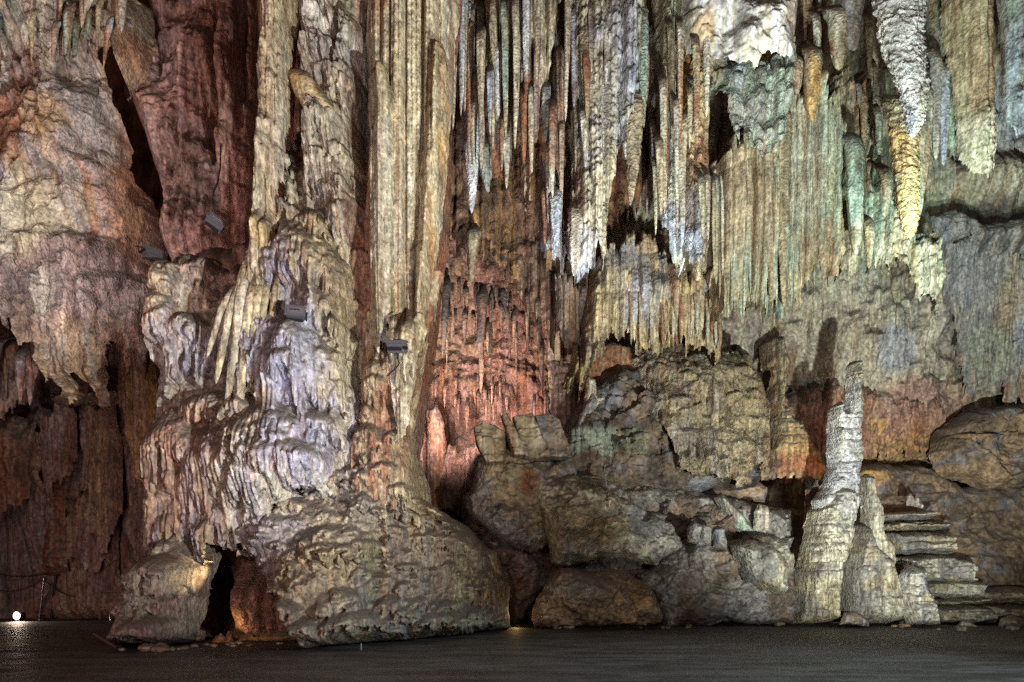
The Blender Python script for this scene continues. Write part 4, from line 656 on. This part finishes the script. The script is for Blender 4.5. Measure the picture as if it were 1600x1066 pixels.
# ---------------------------------------------------------------- cave floor
def floor():
    x = np.linspace(-34, 36, 420); y = np.linspace(-3, 22.4, 260)
    X, Y = np.meshgrid(x, y); Z = .03*(fbm(X*.5, Y*.9, 5)-.5)+.012*(fbm(X*2.5, Y*3, 6)-.5)
    V = np.stack([X.ravel(), Y.ravel(), Z.ravel()], 1); nx = 420; nz = 260
    i = np.arange(nx*nz).reshape(nz, nx)
    Fc = np.stack([i[:-1,:-1].ravel(), i[:-1,1:].ravel(), i[1:,1:].ravel(), i[1:,:-1].ravel()], 1)
    m = bpy.data.materials.new('trodden_floor'); m.use_nodes = True; N = m.node_tree.nodes; L = m.node_tree.links; b = N['Principled BSDF']
    tc = N.new('ShaderNodeTexCoord'); mp = N.new('ShaderNodeMapping'); mp.inputs['Scale'].default_value = (.35,.9,1); L.new(tc.outputs['Object'], mp.inputs[0])
    n1 = N.new('ShaderNodeTexNoise'); n1.inputs['Scale'].default_value = 2.2; n1.inputs['Detail'].default_value = 8; n1.inputs['Roughness'].default_value = .7; L.new(mp.outputs[0], n1.inputs['Vector'])
    n2 = N.new('ShaderNodeTexNoise'); n2.inputs['Scale'].default_value = 30; n2.inputs['Detail'].default_value = 4; L.new(tc.outputs['Object'], n2.inputs['Vector'])
    r = N.new('ShaderNodeValToRGB'); r.color_ramp.elements[0].position = .42; r.color_ramp.elements[0].color = (.016,.013,.011,1); r.color_ramp.elements[1].position = .62; r.color_ramp.elements[1].color = (.075,.064,.054,1)
    L.new(n1.outputs['Fac'], r.inputs[0]); L.new(r.outputs[0], b.inputs['Base Color'])
    q = N.new('ShaderNodeMapRange'); q.inputs['To Min'].default_value = .35; q.inputs['To Max'].default_value = .85; L.new(n1.outputs['Fac'], q.inputs['Value']); L.new(q.outputs[0], b.inputs['Roughness'])
    ad = N.new('ShaderNodeMath'); ad.operation = 'MULTIPLY_ADD'; L.new(n2.outputs['Fac'], ad.inputs[0]); ad.inputs[1].default_value = .3; L.new(n1.outputs['Fac'], ad.inputs[2])
    bp = N.new('ShaderNodeBump'); bp.inputs['Strength'].default_value = .6; bp.inputs['Distance'].default_value = .04; L.new(ad.outputs[0], bp.inputs['Height']); L.new(bp.outputs[0], b.inputs['Normal'])
    M['floor'] = m
    tag(link('ground', V, Fc, 'floor', origin=(0,0,0)), kind='structure')
    V2 = np.array([(-60,-25,-.25),(60,-25,-.25),(60,34,-.25),(-60,34,-.25)]); tag(link('ground', V2, [(0,1,2,3)], 'floor', origin=(0,0,-.25)), kind='structure')
floor()
tag(boxm('floor_edging', (at(20,967,22.3)[0], 22.45, -.02), (9.5,.1,.07), 'concrete'), 'thin pale edging strip along the far side of the floor at left', 'edging')
# ---------------------------------------------------------------- floodlights on the pillar
def floodlight(px, py, D, s, yaw, pitch, roll, label):
    e = empty('floodlight', at(px, py, D), label, 'floodlight', 'floodlights fixed to the pillar'); e.rotation_euler = (math.radians(pitch), math.radians(roll), math.radians(yaw))
    boxm('housing', (0,0,0), (s,.16,s*.5), 'metal', e, bevel=.015)
    boxm('front_frame', (0,-.10,0), (s*1.04,.04,s*.56), 'metal', e, bevel=.008)
    boxm('lamp_glass', (0,-.123,0), (s*.8,.012,s*.34), 'lens', e, bevel=.003)
    boxm('lamp_tube', (0,-.134,0), (s*.5,.012,s*.08), 'steel', e, bevel=.003)
    boxm('bracket', (0,.02,-s*.33), (s*.8,.05,.03), 'darkmetal', e, bevel=.004)
    for q in (-1, 1): boxm('bracket_arm', (q*s*.55,.0,-s*.12), (.018,.05,s*.45), 'darkmetal', e, bevel=.003)
    c_ = pipe('cable', [Vector((0,.07,-.02)),Vector((.03,.16,-.06)),Vector((.12,.24,-.16)),Vector((.16,.32,-.34)),Vector((.14,.45,-.6))], .010, 'darkmetal'); c_.parent = e
    return e
floodlight(335,349,13.9,.31,28,-28,28,'tilted grey floodlight at the end of the hanging cable')
floodlight(238,396,14.2,.32,60,78,0,'thin edge on floodlight sticking out on the left of the pillar')
floodlight(462,490,12.95,.32,8,-8,3,'boxy grey floodlight on the violet cascade')
floodlight(621,544,12.9,.31,-20,-78,6,'flat lying floodlight at the foot of the tall fluted column')
cab = [at(x,y,D) for x,y,D in [(345,225,16.2),(344,262,15.6),(340,285,15.2),(333,300,14.8),(331,318,14.5),(336,335,14.2),(344,345,14.0)]]
tag(pipe('cable', cab, .018, 'metal'), 'loose grey cable running down to the tilted floodlight', 'cable')
# ---------------------------------------------------------------- rope barrier and lamp at lower left
def post(px, py0, py1, D, lean, mat, label):
    b = Vector(at(px, py1, D)); t = Vector(at(px+lean, py0, D)); b.z = 0
    e = empty('barrier_post', b, label, 'barrier post')
    pipe('pole', [b, b.lerp(t,.5), t], .034, mat, e); pipe('foot_plate', [b+Vector((0,0,.002)), b+Vector((0,0,.02))], .12, mat, e, 16)
    pipe('cap', [t, t+Vector((0,0,.03)), t+Vector((0,0,.06))], [.034,.036,.01], mat, e)
    return t
t1 = post(61,905,968,21.6,7,'steel','bright steel rope post catching the light at the lower left')
t2 = post(80,890,962,22.1,8,'darkmetal','dark rope post standing behind the bright one')
t0 = Vector(at(-60,890,21.4)); t3 = Vector(at(175,914,22.3)); t00 = Vector(at(-60,870,22))
for (a, b, d, lab) in [(t0,t1,.45,'dark rope sagging from the left frame edge to the bright post'),(t1,t3,.42,'dark rope sagging from the bright post towards the big pillar'),(t00,t2,.35,'upper dark rope reaching the rear post from the left'),(t2,t3,.5,'rear dark rope sagging from the rear post to the bench')]:
    tag(pipe('rope', sag(a, b, d), .018, 'rope'), lab, 'rope')
b = empty('bench', (at(185,962,22.2)[0], 22.2, 0), 'low dark bench standing by the left foot of the pillar', 'bench')
boxm('seat', (0,0,.78), (1.1,.4,.06), 'wood', b); boxm('panel', (.1,.05,.5), (.9,.05,.25), 'wood', b)
for q in (-.45,.45): boxm('leg', (q,0,.37), (.07,.3,.75), 'wood', b)
p = Vector(at(172,966,21.6)); tag(pipe('marker_peg', [(p.x,p.y,0),(p.x-.01,p.y,.1),(p.x-.03,p.y,.2)], [.03,.025,.012], 'steel'), 'small pale peg on the floor near the bench', 'peg')
p = Vector(at(566,1006,13.0)); tag(pipe('marker_peg', [(p.x,12.9,0),(p.x,12.9,.08),(p.x,12.9,.11)], [.018,.018,.012], 'metal'), 'short grey peg in front of the skirt of the great pillar', 'peg')
a = Vector(at(147,1005,14.2)); c = Vector(at(183,1017,13.0)); tag(pipe('rod', [(a.x,a.y,.16),((a.x+c.x)/2,(a.y+c.y)/2,.09),(c.x,c.y,.02)], .022, 'wood'), 'thin wooden rod lying on the floor left of the pillar foot', 'rod')
lp = Vector(at(27,963,21.2)); L_ = empty('floor_lamp', (lp.x,lp.y,0), 'small burning floodlight standing on the floor at the lower left', 'lamp')
boxm('housing', (0,.10,.13), (.26,.14,.18), 'darkmetal', L_, (math.radians(-12),0,0)); g_ = pipe('lamp_glass', [Vector((0,.02,.14)),Vector((0,-.005,.14)),Vector((0,-.022,.14)),Vector((0,-.03,.14))], [.06,.06,.045,.005], 'glow', None, 20); g_.parent = L_; h_ = pipe('reflector_ring', [Vector((0,.03,.14)),Vector((0,-.03,.14))], [.062,.10], 'steel', None, 20); h_.parent = L_; boxm('bracket', (0,.1,.02), (.2,.1,.03), 'darkmetal', L_)
# dead twig
tw = [at(948,762,18.6),at(946,745,18.55),at(951,732,18.5)]
e = tag(pipe('twig', tw, .012, 'metal'), 'thin forked pale twig on the boulder heap', 'twig'); pipe('side_shoot', [tw[1],at(944,735,18.5),at(946,725,18.5)], .009, 'metal', e)
# ================================================================== light: the show cave's lamps and added fill spots
w = bpy.data.worlds.new('World'); sc.world = w; w.use_nodes = True
w.node_tree.nodes['Background'].inputs[0].default_value = (.88,.45,.38,1); w.node_tree.nodes['Background'].inputs[1].default_value = .10
def spot(name, loc, to, power, col, angle=60, size=.3, blend=.6):
    l = bpy.data.lights.new(name, 'SPOT'); l.energy = power; l.color = col; l.spot_size = math.radians(angle); l.spot_blend = blend; l.shadow_soft_size = size
    o = bpy.data.objects.new(name, l); COL.objects.link(o); o.location = loc; o.rotation_euler = (Vector(to)-Vector(loc)).to_track_quat('-Z','Y').to_euler(); return o
def T(px, py, D): return at(px, py, D)
cool = (.86,.95,1.); neutral = (1.,.93,.82); mintc = (.72,1.,.90)
spot('lamp_or_fill_beam', (5.0,2.5,.4), T(430,330,14), 9500, (1.,.96,.85), 60, .15, .8)          # on the pillar from the right
spot('lamp_or_fill_beam', (6.1,9.,.25), T(1320,400,21), 7500, (.93,.98,.88), 88, .1, .7)  # right wall, casts the stalagmite's shadow
spot('lamp_or_fill_beam', (2.5,8,.6), T(900,150,16.5), 6000, (.85,.93,1.), 50, .15)       # hanging cluster, from below
spot('lamp_or_fill_beam', T(1180,300,14.2), T(1150,-30,17), 260, (1,.97,.86), 70, .2)   # white roof bulge
spot('lamp_or_fill_beam', T(1520,500,14), T(1560,180,18), 2000, mintc, 80, .2)          # greenish, upper right
spot('lamp_or_fill_beam', T(1360,420,13), T(1410,60,15.6), 90, (.9,.92,1.), 36, .1)     # added lamp, brightens the white stalactite
spot('lamp_or_fill_beam', (-1.8,9.5,1.6), T(470,560,14), 500, (.66,.74,1.), 75, .1)      # violet blue on the cascade
spot('lamp_or_fill_beam', (-1.75,18.3,4.6), T(735,560,24.8), 3800, (1.,.80,.74), 78, .5, 1.)   # rosy light for the inner chamber, from an unseen spot in mid-air
spot('lamp_or_fill_beam', T(40,930,14), T(120,680,22.5), 260, (1.,.74,.80), 80, .5)       # faint fill added to lift the left recess
spot('lamp_or_fill_beam', T(376,905,14.1), T(318,885,13.8), 55, (1.,.72,.32), 80, .05)
spot('lamp_or_fill_beam', T(350,985,14.4), T(425,930,15.0), 8, (1.,.62,.28), 100, .05)  # yellow lamp under the arch
spot('lamp_or_fill_beam', T(1425,705,19.6), T(1380,735,21), 45, (1.,.6,.35), 140, .1)    # orange behind the stalagmite
spot('lamp_or_fill_beam', T(1290,760,19.9), T(1240,690,20.8), 50, (1.,.55,.35), 140, .15)
spot('lamp_or_fill_beam', T(-40,420,12), T(20,300,16.4), 900, (.85,.9,1.), 90, .15)      # cool patch at far left
spot('lamp_or_fill_beam', (-9,3,1.), T(290,150,17), 3000, (1.,.66,.60), 44, .4, .9)           # warm fill on the left
spot('lamp_or_fill_beam', (10.5,3,5.5), (5.8,7.2,0), 9000, (.60,.84,1.), 58, .3)
spot('lamp_or_fill_beam', (3.5,0,2), T(1330,280,21), 2500, (.95,1.,.90), 44, .7, .9)       # added camera-side fill, broad and soft, brightens the right wall
spot('lamp_or_fill_beam', (8.3,9,.9), T(1360,860,19), 950, (.86,.97,1.), 44, .1)           # base of the tall stalagmite
spot('lamp_or_fill_beam', (2.5,2,3.2), T(960,840,18.5), 1300, (.95,.95,.85), 34, .8, .9)         # dim soft front fill added for the boulders
spot('lamp_or_fill_beam', T(806,958,18.9), T(770,915,17), 6, (1.,.62,.25), 150, .03)          # small amber lamp between skirt and boulders                 # skims the floor at right
spot('lamp_or_fill_beam', (-4,0,4), T(300,640,16), 2300, (1.,.66,.58), 80, 1.5, 1.)          # added soft rosy fill without a fixture, opens the shadows
spot('lamp_or_fill_beam', T(27,958,20.9), T(40,985,15), 60, (1.,.78,.6), 150, .05)
# ================================================================== camera
cam = bpy.data.cameras.new('camera'); co = bpy.data.objects.new('camera', cam); COL.objects.link(co); sc.camera = co
co.location = (0,0,H); co.rotation_euler = (math.radians(90),0,0); cam.sensor_width = 36; cam.lens = 36*F0/1600; cam.shift_y = (900-533)/1600; cam.clip_end = 300
sc.view_settings.view_transform = 'Standard'; sc.view_settings.look = 'None'; sc.view_settings.exposure = 0; sc.view_settings.gamma = 1
sc.render.engine = 'CYCLES'; sc.cycles.use_denoising = False; sc.cycles.sample_clamp_indirect = 2.; sc.cycles.sample_clamp_direct = 12.; sc.cycles.max_bounces = 5; sc.cycles.diffuse_bounces = 3
